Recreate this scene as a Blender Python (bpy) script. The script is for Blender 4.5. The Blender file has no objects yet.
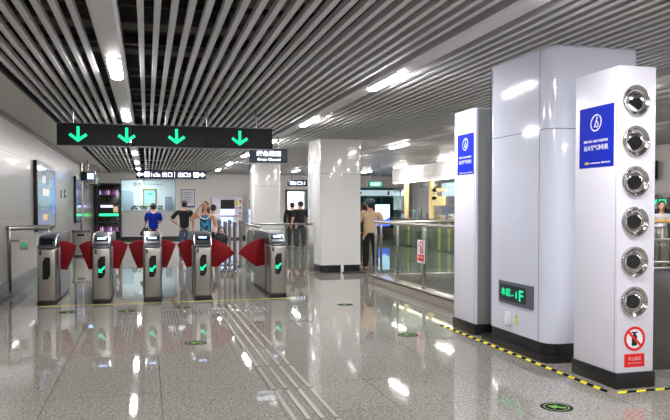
import bpy, bmesh, math, random
from mathutils import Vector, Matrix
random.seed(7)
S = bpy.context.scene
COL = S.collection
PI = math.pi
CEIL = 3.05
X0, X1, Y0, Y1 = -2.28, 12.4, -6.0, 33.6      # the hall

# ------------------------------------------------------------------ materials
MATS = {}
def mat(name, col, rough=0.5, metal=0.0, emit=None, es=0.0, coat=0.0, spec=0.5, noise=None):
    if name in MATS: return MATS[name]
    m = bpy.data.materials.new(name); m.use_nodes = True
    nt = m.node_tree; b = nt.nodes['Principled BSDF']
    c = tuple(((x/12.92) if x <= 0.04045 else ((x+0.055)/1.055)**2.4) for x in col) + (1,)
    b.inputs['Base Color'].default_value = c
    b.inputs['Roughness'].default_value = rough
    b.inputs['Metallic'].default_value = metal
    b.inputs['Specular IOR Level'].default_value = spec
    if coat:
        b.inputs['Coat Weight'].default_value = coat
        b.inputs['Coat Roughness'].default_value = 0.03
    if emit is not None:
        e = tuple(((x/12.92) if x <= 0.04045 else ((x+0.055)/1.055)**2.4) for x in emit) + (1,)
        b.inputs['Emission Color'].default_value = e
        b.inputs['Emission Strength'].default_value = es
    if noise:
        scale, amt = noise
        tc = nt.nodes.new('ShaderNodeTexCoord'); n = nt.nodes.new('ShaderNodeTexNoise')
        n.inputs['Scale'].default_value = scale; n.inputs['Detail'].default_value = 4
        nt.links.new(tc.outputs['Object'], n.inputs['Vector'])
        mx = nt.nodes.new('ShaderNodeMix'); mx.data_type = 'RGBA'
        mx.inputs['A'].default_value = tuple(x*(1-amt) for x in c[:3]) + (1,)
        mx.inputs['B'].default_value = tuple(min(1, x*(1+amt)) for x in c[:3]) + (1,)
        nt.links.new(n.outputs['Fac'], mx.inputs['Factor'])
        nt.links.new(mx.outputs['Result'], b.inputs['Base Color'])
    MATS[name] = m
    return m

def granite_floor():
    m = bpy.data.materials.new('polished_granite'); m.use_nodes = True
    nt = m.node_tree; N = nt.nodes.new; L = nt.links.new
    b = nt.nodes['Principled BSDF']
    tc = N('ShaderNodeTexCoord')
    n1 = N('ShaderNodeTexNoise'); n1.inputs['Scale'].default_value = 55; n1.inputs['Detail'].default_value = 3
    n2 = N('ShaderNodeTexVoronoi'); n2.inputs['Scale'].default_value = 75
    n3 = N('ShaderNodeTexNoise'); n3.inputs['Scale'].default_value = 1.1; n3.inputs['Detail'].default_value = 2
    for n in (n1, n2, n3): L(tc.outputs['Object'], n.inputs['Vector'])
    r = N('ShaderNodeValToRGB')
    r.color_ramp.elements[0].position = .34; r.color_ramp.elements[0].color = (.165, .158, .138, 1)
    r.color_ramp.elements[1].position = .68; r.color_ramp.elements[1].color = (.40, .385, .345, 1)
    L(n1.outputs['Fac'], r.inputs['Fac'])
    r2 = N('ShaderNodeValToRGB')
    r2.color_ramp.elements[0].position = .12; r2.color_ramp.elements[0].color = (.60, .59, .58, 1)
    r2.color_ramp.elements[1].position = .45; r2.color_ramp.elements[1].color = (1, 1, 1, 1)
    L(n2.outputs['Color'], r2.inputs['Fac'])
    mu = N('ShaderNodeMix'); mu.data_type = 'RGBA'; mu.blend_type = 'MULTIPLY'; mu.inputs['Factor'].default_value = .8
    L(r.outputs['Color'], mu.inputs['A']); L(r2.outputs['Color'], mu.inputs['B'])
    br = N('ShaderNodeTexBrick'); br.offset = 0; br.inputs['Scale'].default_value = 1
    br.inputs['Brick Width'].default_value = .86; br.inputs['Row Height'].default_value = .86
    br.inputs['Mortar Size'].default_value = .004; br.inputs['Mortar Smooth'].default_value = .2
    br.inputs['Color1'].default_value = (.95, .95, .95, 1); br.inputs['Color2'].default_value = (1.0, 1.0, 1.0, 1)
    br.inputs['Mortar'].default_value = (.55, .54, .53, 1)
    mp = N('ShaderNodeMapping'); mp.inputs['Location'].default_value = (-.1, -.62, 0)
    L(tc.outputs['Object'], mp.inputs['Vector']); L(mp.outputs['Vector'], br.inputs['Vector'])
    m2 = N('ShaderNodeMix'); m2.data_type = 'RGBA'; m2.blend_type = 'MULTIPLY'; m2.inputs['Factor'].default_value = 1
    L(mu.outputs['Result'], m2.inputs['A']); L(br.outputs['Color'], m2.inputs['B'])
    L(m2.outputs['Result'], b.inputs['Base Color'])
    mr = N('ShaderNodeMapRange'); mr.inputs['To Min'].default_value = .02; mr.inputs['To Max'].default_value = .04
    L(n3.outputs['Fac'], mr.inputs['Value']); L(mr.outputs['Result'], b.inputs['Roughness'])
    b.inputs['Specular IOR Level'].default_value = .5
    b.inputs['IOR'].default_value = 1.47
    # polished slabs are never quite level: a very slight waviness
    bp = N('ShaderNodeBump'); bp.inputs['Strength'].default_value = .003; bp.inputs['Distance'].default_value = .02
    n4 = N('ShaderNodeTexNoise'); n4.inputs['Scale'].default_value = 6
    L(tc.outputs['Object'], n4.inputs['Vector']); L(n4.outputs['Fac'], bp.inputs['Height']); L(bp.outputs['Normal'], b.inputs['Normal'])
    return m

def glass_mat(name, tint, refl=.9):
    m = bpy.data.materials.new(name); m.use_nodes = True
    nt = m.node_tree; N = nt.nodes.new; L = nt.links.new
    nt.nodes.remove(nt.nodes['Principled BSDF'])
    out = nt.nodes['Material Output']
    t = N('ShaderNodeBsdfTransparent'); t.inputs['Color'].default_value = tint + (1,)
    g = N('ShaderNodeBsdfGlossy'); g.inputs['Roughness'].default_value = .02; g.inputs['Color'].default_value = (refl, refl, refl, 1)
    f = N('ShaderNodeFresnel'); ge = N('ShaderNodeNewGeometry'); mr = N('ShaderNodeMapRange'); mr.inputs['To Min'].default_value = 1.5; mr.inputs['To Max'].default_value = 1/1.5
    L(ge.outputs['Backfacing'], mr.inputs['Value']); L(mr.outputs['Result'], f.inputs['IOR'])
    mx = N('ShaderNodeMixShader')
    L(f.outputs['Fac'], mx.inputs['Fac']); L(t.outputs[0], mx.inputs[1]); L(g.outputs[0], mx.inputs[2]); L(mx.outputs[0], out.inputs['Surface'])
    return m

def panel_wall(name, col, w, h, loc, rough=.35, axis='YZ', coat=.3):
    """enamel wall panels with thin joints"""
    m = mat(name, col, rough, coat=coat)
    nt = m.node_tree; N = nt.nodes.new; L = nt.links.new
    b = nt.nodes['Principled BSDF']; base = tuple(b.inputs['Base Color'].default_value)
    tc = N('ShaderNodeTexCoord'); sp = N('ShaderNodeSeparateXYZ'); cb = N('ShaderNodeCombineXYZ')
    L(tc.outputs['Object'], sp.inputs[0]); L(sp.outputs[axis[0]], cb.inputs['X']); L(sp.outputs[axis[1]], cb.inputs['Y'])
    mp = N('ShaderNodeMapping'); mp.inputs['Location'].default_value = loc
    L(cb.outputs[0], mp.inputs['Vector'])
    br = N('ShaderNodeTexBrick'); br.offset = 0; br.inputs['Scale'].default_value = 1
    br.inputs['Brick Width'].default_value = w; br.inputs['Row Height'].default_value = h
    br.inputs['Mortar Size'].default_value = .006; br.inputs['Mortar Smooth'].default_value = .1
    br.inputs['Color1'].default_value = base; br.inputs['Color2'].default_value = tuple(x*.95 for x in base[:3]) + (1,)
    br.inputs['Mortar'].default_value = tuple(x*.35 for x in base[:3]) + (1,)
    L(mp.outputs['Vector'], br.inputs['Vector']); L(br.outputs['Color'], b.inputs['Base Color'])
    return m

M_FLOOR = granite_floor()
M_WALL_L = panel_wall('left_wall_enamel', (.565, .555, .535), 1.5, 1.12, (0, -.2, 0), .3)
M_WALL_B = mat('cream_wall_panel', (.97, .96, .93), .4, coat=.2)
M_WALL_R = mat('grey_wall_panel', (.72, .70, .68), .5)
M_PLAST = mat('painted_plasterboard', (.80, .79, .77), .7)
M_SLAT = mat('aluminium_slat', (.78, .775, .785), .5, spec=.4)
M_CEILP = mat('grey_ceiling_panel', (.62, .61, .62), .45)
M_DARKSLAB = mat('dark_plenum', (.13, .13, .14), .9)
M_PLENUM = mat('plenum_services', (.34, .34, .35), .6, metal=.4)
M_CARRIER = mat('slat_carrier', (.10, .10, .11), .7)
M_CHAN = mat('light_channel_metal', (.82, .81, .82), .55, metal=.1)
M_LAMP = mat('lamp_diffuser', (1, 1, 1), .5, emit=(1, .985, .985), es=96)
M_STEEL = mat('brushed_steel', (.66, .65, .63), .28, metal=.95, noise=(9, .07))
M_STEEL_D = mat('dark_steel', (.42, .44, .47), .3, metal=.8)
M_CHROME = mat('polished_chrome', (.80, .80, .80), .15, metal=1)
M_BLACK = mat('black_plastic', (.07, .07, .075), .35)
M_BLACKG = mat('black_gloss', (.035, .04, .05), .2)
M_BASE = mat('black_plinth', (.10, .10, .12), .3)
M_WHITE = mat('white_enamel', (.84, .86, .925), .10, coat=.8)
M_WHITE_P = mat('white_cabinet', (.89, .89, .945), .35, coat=.15)
M_WHITE_C = mat('white_column_panel', (.87, .87, .86), .12, coat=.8)
M_SEAM = mat('seam_shadow_gap', (.30, .30, .36), .7)
M_RED = mat('red_flap', (.53, .035, .08), .6, spec=.25)
M_GRANITE_D = mat('dark_granite', (.30, .295, .30), .2, noise=(60, .35))
M_GRANITE_C = mat('curb_granite', (.60, .565, .52), .2, noise=(60, .3))
M_TACT = mat('tactile_metal', (.50, .48, .43), .38, metal=.1)
M_YEL = mat('yellow_tape', (.86, .82, .06), .8, spec=.2)
M_BLKTAPE = mat('black_tape', (.03, .03, .035), .95, spec=.05)
M_BLUE = mat('blue_sign', (.0, .13, .72), .6, spec=.15)
M_WTXT = mat('white_print', (.93, .94, .97), .5)
M_REDS = mat('red_sign', (.87, .07, .08), .45)
M_SIGNBLK = mat('sign_black', (.06, .08, .09), .6)
M_NAVY = mat('sign_navy', (.10, .12, .27), .35)
M_SIGNGREY = mat('sign_slate', (.25, .30, .36), .35)
M_GREEN = mat('green_light', (.05, .8, .6), .5, emit=(.05, .93, .66), es=.62)
M_LED = mat('green_led', (.05, .8, .55), .5, emit=(.05, .90, .60), es=.6)
M_SIGNLIT = mat('sign_lit_white', (1, 1, 1), .5, emit=(.90, .92, 1), es=1.5)
M_SCRLIT = mat('display_lit', (.7, .8, 1), .3, emit=(.62, .78, 1), es=1.5)
M_SCRBLUE = mat('screen_blue', (.1, .2, .8), .3, emit=(.22, .38, 1), es=1.3)
M_TEAL = mat('teal_frame', (.07, .40, .40), .35)
M_TEALD = mat('dark_teal_glass', (.05, .18, .19), .15)
M_CREAML = mat('shop_cream_panel', (.95, .87, .62), .5)
M_SHOPW = mat('shop_white', (.93, .92, .89), .5)
M_SHOPG = mat('shop_grey_blue', (.42, .47, .53), .5)
M_WOODY = mat('pale_wood_rail', (.84, .66, .36), .4)
M_GLASS = glass_mat('railing_glass', (.85, .895, .86))
M_GLASSC = glass_mat('clear_glass', (.97, .985, .985))
M_STRIPLAMP = mat('shop_strip_lamp', (1, 1, 1), .5, emit=(1, .93, .80), es=9)
M_CYANL = mat('office_wall', (.92, .95, .95), .5)
M_PLANT = mat('plant_leaves', (.10, .26, .12), .5)
M_PINK = mat('pink_drink', (.85, .45, .60), .4, emit=(.95, .6, .75), es=.5)
M_SKIN = mat('skin', (.77, .57, .47), .5)
M_HAIR = mat('black_hair', (.05, .045, .045), .5)
M_BROWN = mat('brown_hair', (.33, .17, .13), .45)

# ------------------------------------------------------------------ object helpers
def tag(o, label=None, cat=None, group=None, kind=None):
    if label: o['label'] = label
    if cat: o['category'] = cat
    if group: o['group'] = group
    if kind: o['kind'] = kind
    return o
def empty(name, loc=(0, 0, 0), label=None, cat=None, group=None, rz=0, kind=None):
    o = bpy.data.objects.new(name, None); COL.objects.link(o); o.location = loc; o.rotation_euler = (0, 0, rz)
    o.empty_display_size = .1
    return tag(o, label, cat, group, kind)
def link_mesh(name, me, m, parent=None, smooth=False):
    o = bpy.data.objects.new(name, me); COL.objects.link(o)
    if m: me.materials.append(m)
    if parent: o.parent = parent
    if smooth:
        for p in me.polygons: p.use_smooth = True
    return o
def copy_tree(o, parent=None):
    c = o.copy(); COL.objects.link(c)
    if parent: c.parent = parent
    for ch in list(o.children): copy_tree(ch, c)
    return c
# directions a flat thing faces: (right-hand axis, up axis, outward normal)
S_ = (Vector((1, 0, 0)), Vector((0, 0, 1)), Vector((0, -1, 0)))
W_ = (Vector((0, -1, 0)), Vector((0, 0, 1)), Vector((-1, 0, 0)))
E_ = (Vector((0, 1, 0)), Vector((0, 0, 1)), Vector((1, 0, 0)))
N_ = (Vector((-1, 0, 0)), Vector((0, 0, 1)), Vector((0, 1, 0)))
U_ = (Vector((1, 0, 0)), Vector((0, 1, 0)), Vector((0, 0, 1)))

class MB:
    def __init__(s): s.bm = bmesh.new()
    def box(s, x0, x1, y0, y1, z0, z1, bev=0, seg=2):
        t = bmesh.new()
        bmesh.ops.create_cube(t, size=1)
        for v in t.verts:
            v.co = Vector(((x0+x1)/2 + v.co.x*(x1-x0), (y0+y1)/2 + v.co.y*(y1-y0), (z0+z1)/2 + v.co.z*(z1-z0)))
        if bev: bmesh.ops.bevel(t, geom=list(t.edges), offset=bev, segments=seg, affect='EDGES', profile=.5)
        s._add(t); return s
    def _add(s, t):
        me = bpy.data.meshes.new('tmp'); t.to_mesh(me); t.free(); s.bm.from_mesh(me); bpy.data.meshes.remove(me)
    def prism(s, fr, o, pts, d, back=0, bev=0):
        U, V, Nn = fr; o = Vector(o)
        t = bmesh.new()
        a = [t.verts.new(o + U*p[0] + V*p[1] - Nn*back) for p in pts]
        b = [t.verts.new(o + U*p[0] + V*p[1] + Nn*d) for p in pts]
        t.faces.new(b); t.faces.new(a[::-1])
        n = len(pts)
        for i in range(n): t.faces.new((a[i], a[(i+1) % n], b[(i+1) % n], b[i]))
        bmesh.ops.recalc_face_normals(t, faces=list(t.faces))
        if bev:
            bmesh.ops.bevel(t, geom=list(t.edges), offset=bev, segments=2, affect='EDGES', profile=.5)
        bmesh.ops.triangulate(t, faces=[f for f in t.faces if len(f.verts) > 4])
        s._add(t); return s
    def rect(s, fr, o, w, h, d, cu=0, cv=0):
        return s.prism(fr, o, [(cu-w/2, cv-h/2), (cu+w/2, cv-h/2), (cu+w/2, cv+h/2), (cu-w/2, cv+h/2)], d)
    def ring(s, fr, o, r0, r1, d, n=40):
        U, V, Nn = fr; o = Vector(o); bm = s.bm
        vs = []
        for i in range(n):
            a = 2*PI*i/n; e = U*math.cos(a) + V*math.sin(a)
            vs.append([bm.verts.new(o+e*r0), bm.verts.new(o+e*r1), bm.verts.new(o+e*r1+Nn*d), bm.verts.new(o+e*r0+Nn*d)])
        for i in range(n):
            A, B = vs[i], vs[(i+1) % n]
            for k in range(4): bm.faces.new((A[k], B[k], B[(k+1) % 4], A[(k+1) % 4]))
        return s
    def disc(s, fr, o, r, d, n=36):
        return s.prism(fr, o, [(r*math.cos(2*PI*i/n), r*math.sin(2*PI*i/n)) for i in range(n)], d)
    def tube(s, pts, r, n=12, cap=True):
        pts = [Vector(p) for p in pts]; bm = s.bm; rings = []
        for i, p in enumerate(pts):
            d = (pts[min(i+1, len(pts)-1)] - pts[max(i-1, 0)]).normalized()
            a = d.orthogonal().normalized() if abs(d.z) > .95 else d.cross(Vector((0, 0, 1))).normalized()
            b = d.cross(a).normalized()
            rr = r[i] if isinstance(r, (list, tuple)) else r
            rings.append([bm.verts.new(p + a*rr*math.cos(2*PI*k/n) + b*rr*math.sin(2*PI*k/n)) for k in range(n)])
        for i in range(len(rings)-1):
            for k in range(n): bm.faces.new((rings[i][k], rings[i][(k+1) % n], rings[i+1][(k+1) % n], rings[i+1][k]))
        if cap: bm.faces.new(rings[0][::-1]); bm.faces.new(rings[-1])
        return s
    def lathe(s, prof, o, axis, n=32):
        """prof = [(radius, distance along axis)]"""
        axis = Vector(axis).normalized(); a = axis.orthogonal().normalized(); b = axis.cross(a); o = Vector(o); bm = s.bm; rings = []
        for r, d in prof:
            if r < 1e-5: rings.append([bm.verts.new(o+axis*d)])
            else: rings.append([bm.verts.new(o + axis*d + a*r*math.cos(2*PI*k/n) + b*r*math.sin(2*PI*k/n)) for k in range(n)])
        for i in range(len(rings)-1):
            A, B = rings[i], rings[i+1]
            for k in range(n):
                q = [A[k % len(A)], A[(k+1) % n % len(A)], B[(k+1) % n % len(B)], B[k % len(B)]]
                u = []
                for v in q:
                    if v not in u: u.append(v)
                if len(u) > 2: bm.faces.new(u)
        return s
    def ellipsoid(s, c, rx, ry, rz, rot=None, seg=20):
        t = bmesh.new(); bmesh.ops.create_uvsphere(t, u_segments=seg, v_segments=seg*2//3, radius=1)
        Mx = Matrix.Diagonal((rx, ry, rz, 1))
        if rot is not None: Mx = rot.to_4x4() @ Mx
        t.transform(Matrix.Translation(c) @ Mx); s._add(t); return s
    def build(s, name, m, parent=None, smooth=False, recalc=True):
        if recalc: bmesh.ops.recalc_face_normals(s.bm, faces=list(s.bm.faces))
        me = bpy.data.meshes.new(name); s.bm.to_mesh(me); s.bm.free()
        o = link_mesh(name, me, m, parent)
        if smooth:
            for p in me.polygons: p.use_smooth = True
            me.set_sharp_from_angle(angle=math.radians(38))
        return o
def box(name, m, x0, x1, y0, y1, z0, z1, parent=None, bev=0):
    return MB().box(x0, x1, y0, y1, z0, z1, bev).build(name, m, parent, smooth=bev > 0)
def struct(o): o['kind'] = 'structure'; return o
def text(s, fr, o, w, h, m, parent, name='lettering', d=.003, bold=0.0):
    cu = bpy.data.curves.new('t', 'FONT'); cu.body = s; cu.extrude = .001; cu.offset = bold; cu.resolution_u = 3
    ob = bpy.data.objects.new('t', cu); COL.objects.link(ob)
    dg = bpy.context.evaluated_depsgraph_get(); dg.update()
    me = bpy.data.meshes.new_from_object(ob.evaluated_get(dg))
    bpy.data.objects.remove(ob); bpy.data.curves.remove(cu)
    xs = [v.co.x for v in me.vertices]; ys = [v.co.y for v in me.vertices]
    if not xs: return None
    U, V, Nn = fr; o = Vector(o); ax, bx, ay, by = min(xs), max(xs), min(ys), max(ys)
    for v in me.vertices:
        u = ((v.co.x-ax)/(bx-ax+1e-9)-.5)*w; q = ((v.co.y-ay)/(by-ay+1e-9)-.5)*h
        v.co = o + U*u + V*q + Nn*(d if v.co.z > 0 else 0)
    me.materials.clear(); me.name = name
    return link_mesh(name, me, m, parent)

# ------------------------------------------------------------------ the shell
HX0, HX1, HY0, HY1 = 4.52, 7.3, 8.9, 13.1        # stair opening in the floor
b = MB()
xs = [X0, HX0, HX1, X1]; ys = [Y0, HY0, HY1, Y1+4]
for i in range(3):
    for j in range(3):
        if i == 1 and j == 1: continue
        b.box(xs[i], xs[i+1], ys[j], ys[j+1], -.25, 0)
bmesh.ops.remove_doubles(b.bm, verts=list(b.bm.verts), dist=1e-4)
struct(b.build('floor', M_FLOOR))
# stairwell under the opening
struct(MB().box(HX0-.12, HX0, HY0, HY1, -3, -.25).box(HX1, HX1+.12, HY0, HY1, -3, -.25).box(HX0-.12, HX1+.12, HY1, HY1+.12, -3, -.25).box(HX0-.12, HX1+.12, HY0-.12, HY0, -3, -.25).box(HX0-.12, HX1+.12, HY0-.12, HY1+.12, -3.1, -3).build('trim_1', M_GRANITE_C))
b = MB()
for k in range(16):
    b.box(HX0+.02, HX1-.02, HY0+.05+.25*k, HY0+.05+.25*(k+1), -3+.001, -.17*(k+1) if -.17*(k+1) > -2.98 else -2.98)
tag(b.build('staircase', M_GRANITE_D), 'granite staircase going down behind the glass railing', 'staircase')

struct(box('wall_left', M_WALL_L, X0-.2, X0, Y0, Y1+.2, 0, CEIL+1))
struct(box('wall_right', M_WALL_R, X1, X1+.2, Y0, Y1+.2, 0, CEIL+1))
struct(box('wall_front', M_WALL_R, X0-.2, X1+.2, Y0-.2, Y0, 0, CEIL+1))
# back wall: openings for the ticket window and a doorway
TW = (-1.13, 1.27, 1.34, 2.74); DW = (6.62, 7.5, 0, 2.25)
b = MB()
b.box(X0, TW[0], Y1, Y1+.2, 0, CEIL+1); b.box(TW[0], TW[1], Y1, Y1+.2, 0, TW[2]); b.box(TW[0], TW[1], Y1, Y1+.2, TW[3], CEIL+1)
b.box(TW[1], DW[0], Y1, Y1+.2, 0, CEIL+1); b.box(DW[0], DW[1], Y1, Y1+.2, DW[3], CEIL+1); b.box(DW[1], X1, Y1, Y1+.2, 0, CEIL+1)
struct(b.build('wall_back', M_WALL_B))
struct(box('baseboard_back', M_BASE, X0+1.14, DW[0]-.1, Y1-.03, Y1, 0, .13))
struct(MB().box(X0, X0+.05, Y0, 19.5, .06, .24, .01).box(X0, X0+.09, Y0, 19.5, 0, .07, .01).build('baseboard_left', M_GRANITE_D))
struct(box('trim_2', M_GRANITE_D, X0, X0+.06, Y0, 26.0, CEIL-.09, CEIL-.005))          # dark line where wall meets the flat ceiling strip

# office behind the ticket window
b = MB()
b.box(-2.2, 2.4, Y1+3, Y1+3.1, 0, 3.0); b.box(-2.3, -2.2, Y1+.2, Y1+3.1, 0, 3.0); b.box(2.4, 2.5, Y1+.2, Y1+3.1, 0, 3.0); b.box(-2.3, 2.5, Y1+.2, Y1+3.1, 3.0, 3.1)
struct(b.build('wall_office', M_CYANL))
b = MB(); b.box(6.2, 8.0, Y1+1.8, Y1+1.9, 0, 2.6); b.box(6.1, 6.2, Y1+.2, Y1+1.9, 0, 2.6); b.box(7.98, 8.08, Y1+.2, Y1+1.9, 0, 2.6); b.box(6.1, 8.08, Y1+.2, Y1+1.9, 2.6, 2.7)
struct(b.build('wall_side_room', M_CYANL))
for i, (x, y, z, n) in enumerate([(-.3, Y1+1.5, 2.97, 'office'), (7.1, Y1+1.0, 2.57, 'side room')]):
    t = empty('ceiling_light', (x, y, z), 'ceiling light inside the bright %s behind the back wall' % ('ticket office' if i == 0 else 'side room'), 'light')
    box('diffuser', mat('room_lamp', (1, 1, 1), .5, emit=(.93, .98, 1), es=45), -.5, .5, -.15, .15, 0, .02, t); box('frame', M_CHAN, -.53, .53, -.18, .18, .02, .03, t)

# ------------------------------------------------------------------ ceiling
ceil = struct(empty('ceiling', (0, 0, 0)))
ceil_objs = []
box('slab', M_DARKSLAB, X0, X1, Y0, Y1+.2, 4.0, 4.1, ceil)
box('flat_border', M_PLAST, X0, -1.60, Y0, Y1, CEIL-.003, CEIL+.02, ceil)
box('border_edge', M_CARRIER, -1.60, -1.585, Y0, Y1, CEIL-.012, CEIL+.09, ceil)
x = 5.62; k = 0
while x < X1-.1:
    x2 = min(x+.34, X1); MB().box(x, x2-.012, Y0, Y1, CEIL, CEIL+.03, .004).build('ceiling_panel', M_CEILP, ceil, True); x += .34
box('panel_backing', M_CARRIER, 5.62, X1, Y0, Y1, CEIL+.03, CEIL+.04, ceil)
ROWS = [-.325, 2.82, 6.07, 9.19]
slx = [-.56-.13*k for k in range(8)]
x = -.04
while x < 5.58:
    if all(abs(x-r) > .17 for r in ROWS[1:]): slx.append(x)
    x += .13
sl = MB().box(-.026, .026, Y0, Y1, 0, .064, .003, 1).build('slat', M_SLAT, ceil, True)
sl.location = (slx[0], 0, CEIL)
for x in slx[1:]:
    c = sl.copy(); COL.objects.link(c); c.location = (x, 0, CEIL); c.parent = ceil
y = -4.9
while y < Y1:
    c = box('carrier', M_CARRIER, -1.6, 5.6, y-.02, y+.02, CEIL+.064, CEIL+.11, ceil); y += 1.35
# service ducts, trays and pipes above the slats
k = 0
for (x, w, h, z) in [(1.05, .5, .26, 3.35), (4.6, .6, .3, 3.4)]:
    box('duct', M_PLENUM, x-w/2, x+w/2, Y0, Y1, z, z+h, ceil, .01)
y = 1.0
while y < 30:
    w = random.choice([.12, .2, .3]); z = 3.22 + random.random()*.1
    box('cable_tray', M_PLENUM if random.random() < .6 else M_CARRIER, random.choice([-1.5, -.2]), random.choice([1.4, 3, 5.5]), y, y+w, z, z+.06, ceil)
    y += random.choice([.5, .8, 1.2])
for x, r in [(-1.2, .05), (-.95, .03), (3.5, .06), (5.3, .04)]:
    MB().tube([(x, Y0, 3.5), (x, Y1, 3.5)], r).build('pipe', M_PLENUM, ceil, True)

# light channels and lamps
rownames = ['nearest the left wall', 'above the white columns', 'over the stair opening', 'farthest to the right']
ords = ['first', 'second', 'third', 'fourth', 'fifth', 'sixth', 'seventh', 'eighth', 'ninth', 'tenth']
for i, rx in enumerate(ROWS):
    t = struct(empty('trim_%d' % (i+3), (rx, 0, CEIL)))
    hw = .11
    MB().prism(N_, (0, Y1, 0), [(-hw, .1), (-hw, 0), (-hw+.025, -.02), (hw-.025, -.02), (hw, 0), (hw, .1)], 0, back=Y1-Y0).build('light_channel', M_CHAN, t)
lp = empty('ceiling_light', (0, 0, 0))
MB().box(-.078, .078, -.56, .56, -.012, .004, .004).build('frame', M_CHAN, lp, True)
MB().prism(N_, (0, .53, 0), [(-.065, -.01), (-.055, -.026), (-.03, -.034), (.03, -.034), (.055, -.026), (.065, -.01)], 0, back=1.06).build('diffuser', M_LAMP, lp)
first = True
for i, rx in enumerate(ROWS):
    n = 0
    for k in range(-2, 8):
        y = 3.95 + 4.17*k
        if y > Y1-.5 or y < Y0+.6: continue
        o = lp if first else copy_tree(lp); first = False
        o.location = (rx, y, CEIL-.02)
        if k >= (1 if i != 1 else 0):
            tag(o, 'lit tube lamp, %s along the ceiling channel %s' % (ords[n], rownames[i]), 'lamp', 'tube lamps in the ceiling channels'); n += 1
        else:
            tag(o, 'overhead tube lamp close to the viewer in the channel %s' % rownames[i], 'lamp', 'overhead tube lamps in the channel %s' % rownames[i])

# ------------------------------------------------------------------ columns
def rounded(x0, x1, y0, y1, r, n=6):
    pts = []
    for cx, cy, a0 in ((x1-r, y1-r, 0), (x0+r, y1-r, 90), (x0+r, y0+r, 180), (x1-r, y0+r, 270)):
        for k in range(n+1):
            a = math.radians(a0 + 90*k/n); pts.append((cx+r*math.cos(a), cy+r*math.sin(a)))
    return pts
def column(loc, w, d, r, m, label, seg, strips):
    t = empty('column', loc, label, 'column')
    MB().prism(U_, (0, 0, .17), rounded(0, w, 0, d, r, seg), 2.255-.17).build('lower_cladding', m, t, True)
    MB().prism(U_, (0, 0, 2.262), rounded(0, w, 0, d, r, seg), CEIL+.02-2.262).build('upper_cladding', m, t, True)
    MB().prism(U_, (0, 0, .04), rounded(.012, w-.012, .012, d-.012, r, seg), 3.9).build('core', M_SEAM, t, True)
    MB().prism(U_, (0, 0, 0), rounded(.008, w-.008, .008, d-.008, r, seg), .168).build('base', M_BASE, t, True)
    bb = MB()
    for f, u in strips:
        if f == 'W': bb.box(-.0015, .003, u-.003, u+.003, .17, CEIL)
        else: bb.box(u-.003, u+.003, -.0015, .003, .17, CEIL)
    bb.build('panel_joint', M_SEAM, t)
    return t
c0 = column((3.73, 5.97, 0), 1.04, 1.26, .14, M_WHITE, 'large glossy white column behind the cabinet with six chrome nozzles', 8, [('W', .17), ('W', 1.2)])
MB().prism(U_, (0, 0, 0), rounded(-.07, 1.11, -.07, 1.33, .1, 6), .05).build('plinth', M_BASE, c0, True)
column((3.80, 15.45, 0), .97, 1.3, .05, M_WHITE_C, 'white square column beside the man in the beige shirt', 3, [])
column((3.68, 24.9, 0), .97, 1.3, .05, M_WHITE_C, 'farthest white column, below the hanging lit slate-blue sign', 3, [])
# bottle and tray at the base of the middle column
t = empty('bottle', (4.30, 15.38, 0), 'small white bottle standing at the foot of the middle white column', 'bottle')
MB().lathe([(0, 0), (.035, 0), (.037, .02), (.037, .13), (.03, .16), (.014, .18), (.014, .2), (0, .2)], (0, 0, 0), (0, 0, 1), 16).build('body', M_SHOPW, t, True)
MB().lathe([(0, 0), (.017, 0), (.017, .025), (0, .025)], (0, 0, .2), (0, 0, 1), 12).build('cap', M_WHITE_P, t, True)
t = empty('floor_board', (4.3, 15.22, 0), 'small dark purple board lying on the floor before the middle column', 'board')
MB().box(-.02, .5, -.09, .09, 0, .03, .005).build('board', mat('plum_board', (.22, .12, .2), .4), t, True); MB().box(.1, .38, -.05, .05, .03, .034).build('sticker', M_STEEL_D, t)

# LED floor display on the big column
t = empty('floor_display', (3.73, 6.575, .585), 'grey framed green LED display on the side of the large white column', 'display')
MB().prism(W_, (0, 0, 0), [(-.355, -.12), (.355, -.12), (.355, .12), (-.355, .12)], .012, 0, .003).build('frame', mat('led_frame', (.36, .37, .43), .4), t)
box('screen', mat('led_screen', (.16, .19, .22), .3), -.014, -.012, -.22, .32, -.085, .085, t)
text('本层', W_, (-.0145, .19, .005), .20, .085, M_LED, t, bold=.0)
text('-1', W_, (-.0145, .015, -.005), .11, .07, M_LED, t, bold=.0)
text('F', W_, (-.0145, -.13, -.005), .08, .115, M_LED, t, bold=.012)
t = empty('switch_box', (3.73, 6.72, .31), 'small white switch box on the large column below the LED display', 'switch box')
box('cover', M_WHITE_P, -.03, 0, -.045, .045, -.07, .07, t, .006); box('lid', M_SHOPW, -.036, -.03, -.03, .03, -.055, .03, t)
t = empty('warning_tag', (3.73, 6.56, .33), 'tiny yellow warning sticker on the large column beside the white switch box', 'sticker')
MB().prism(W_, (0, 0, 0), [(-.03, 0), (.03, 0), (0, .06)], .002).disc(W_, (0, 0, -.035), .026, .002).build('sticker', M_YEL, t)
MB().prism(W_, (-.002, 0, 0), [(-.006, .012), (.006, .012), (0, .045)], .001).build('bolt_mark', M_BLACK, t)

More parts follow.
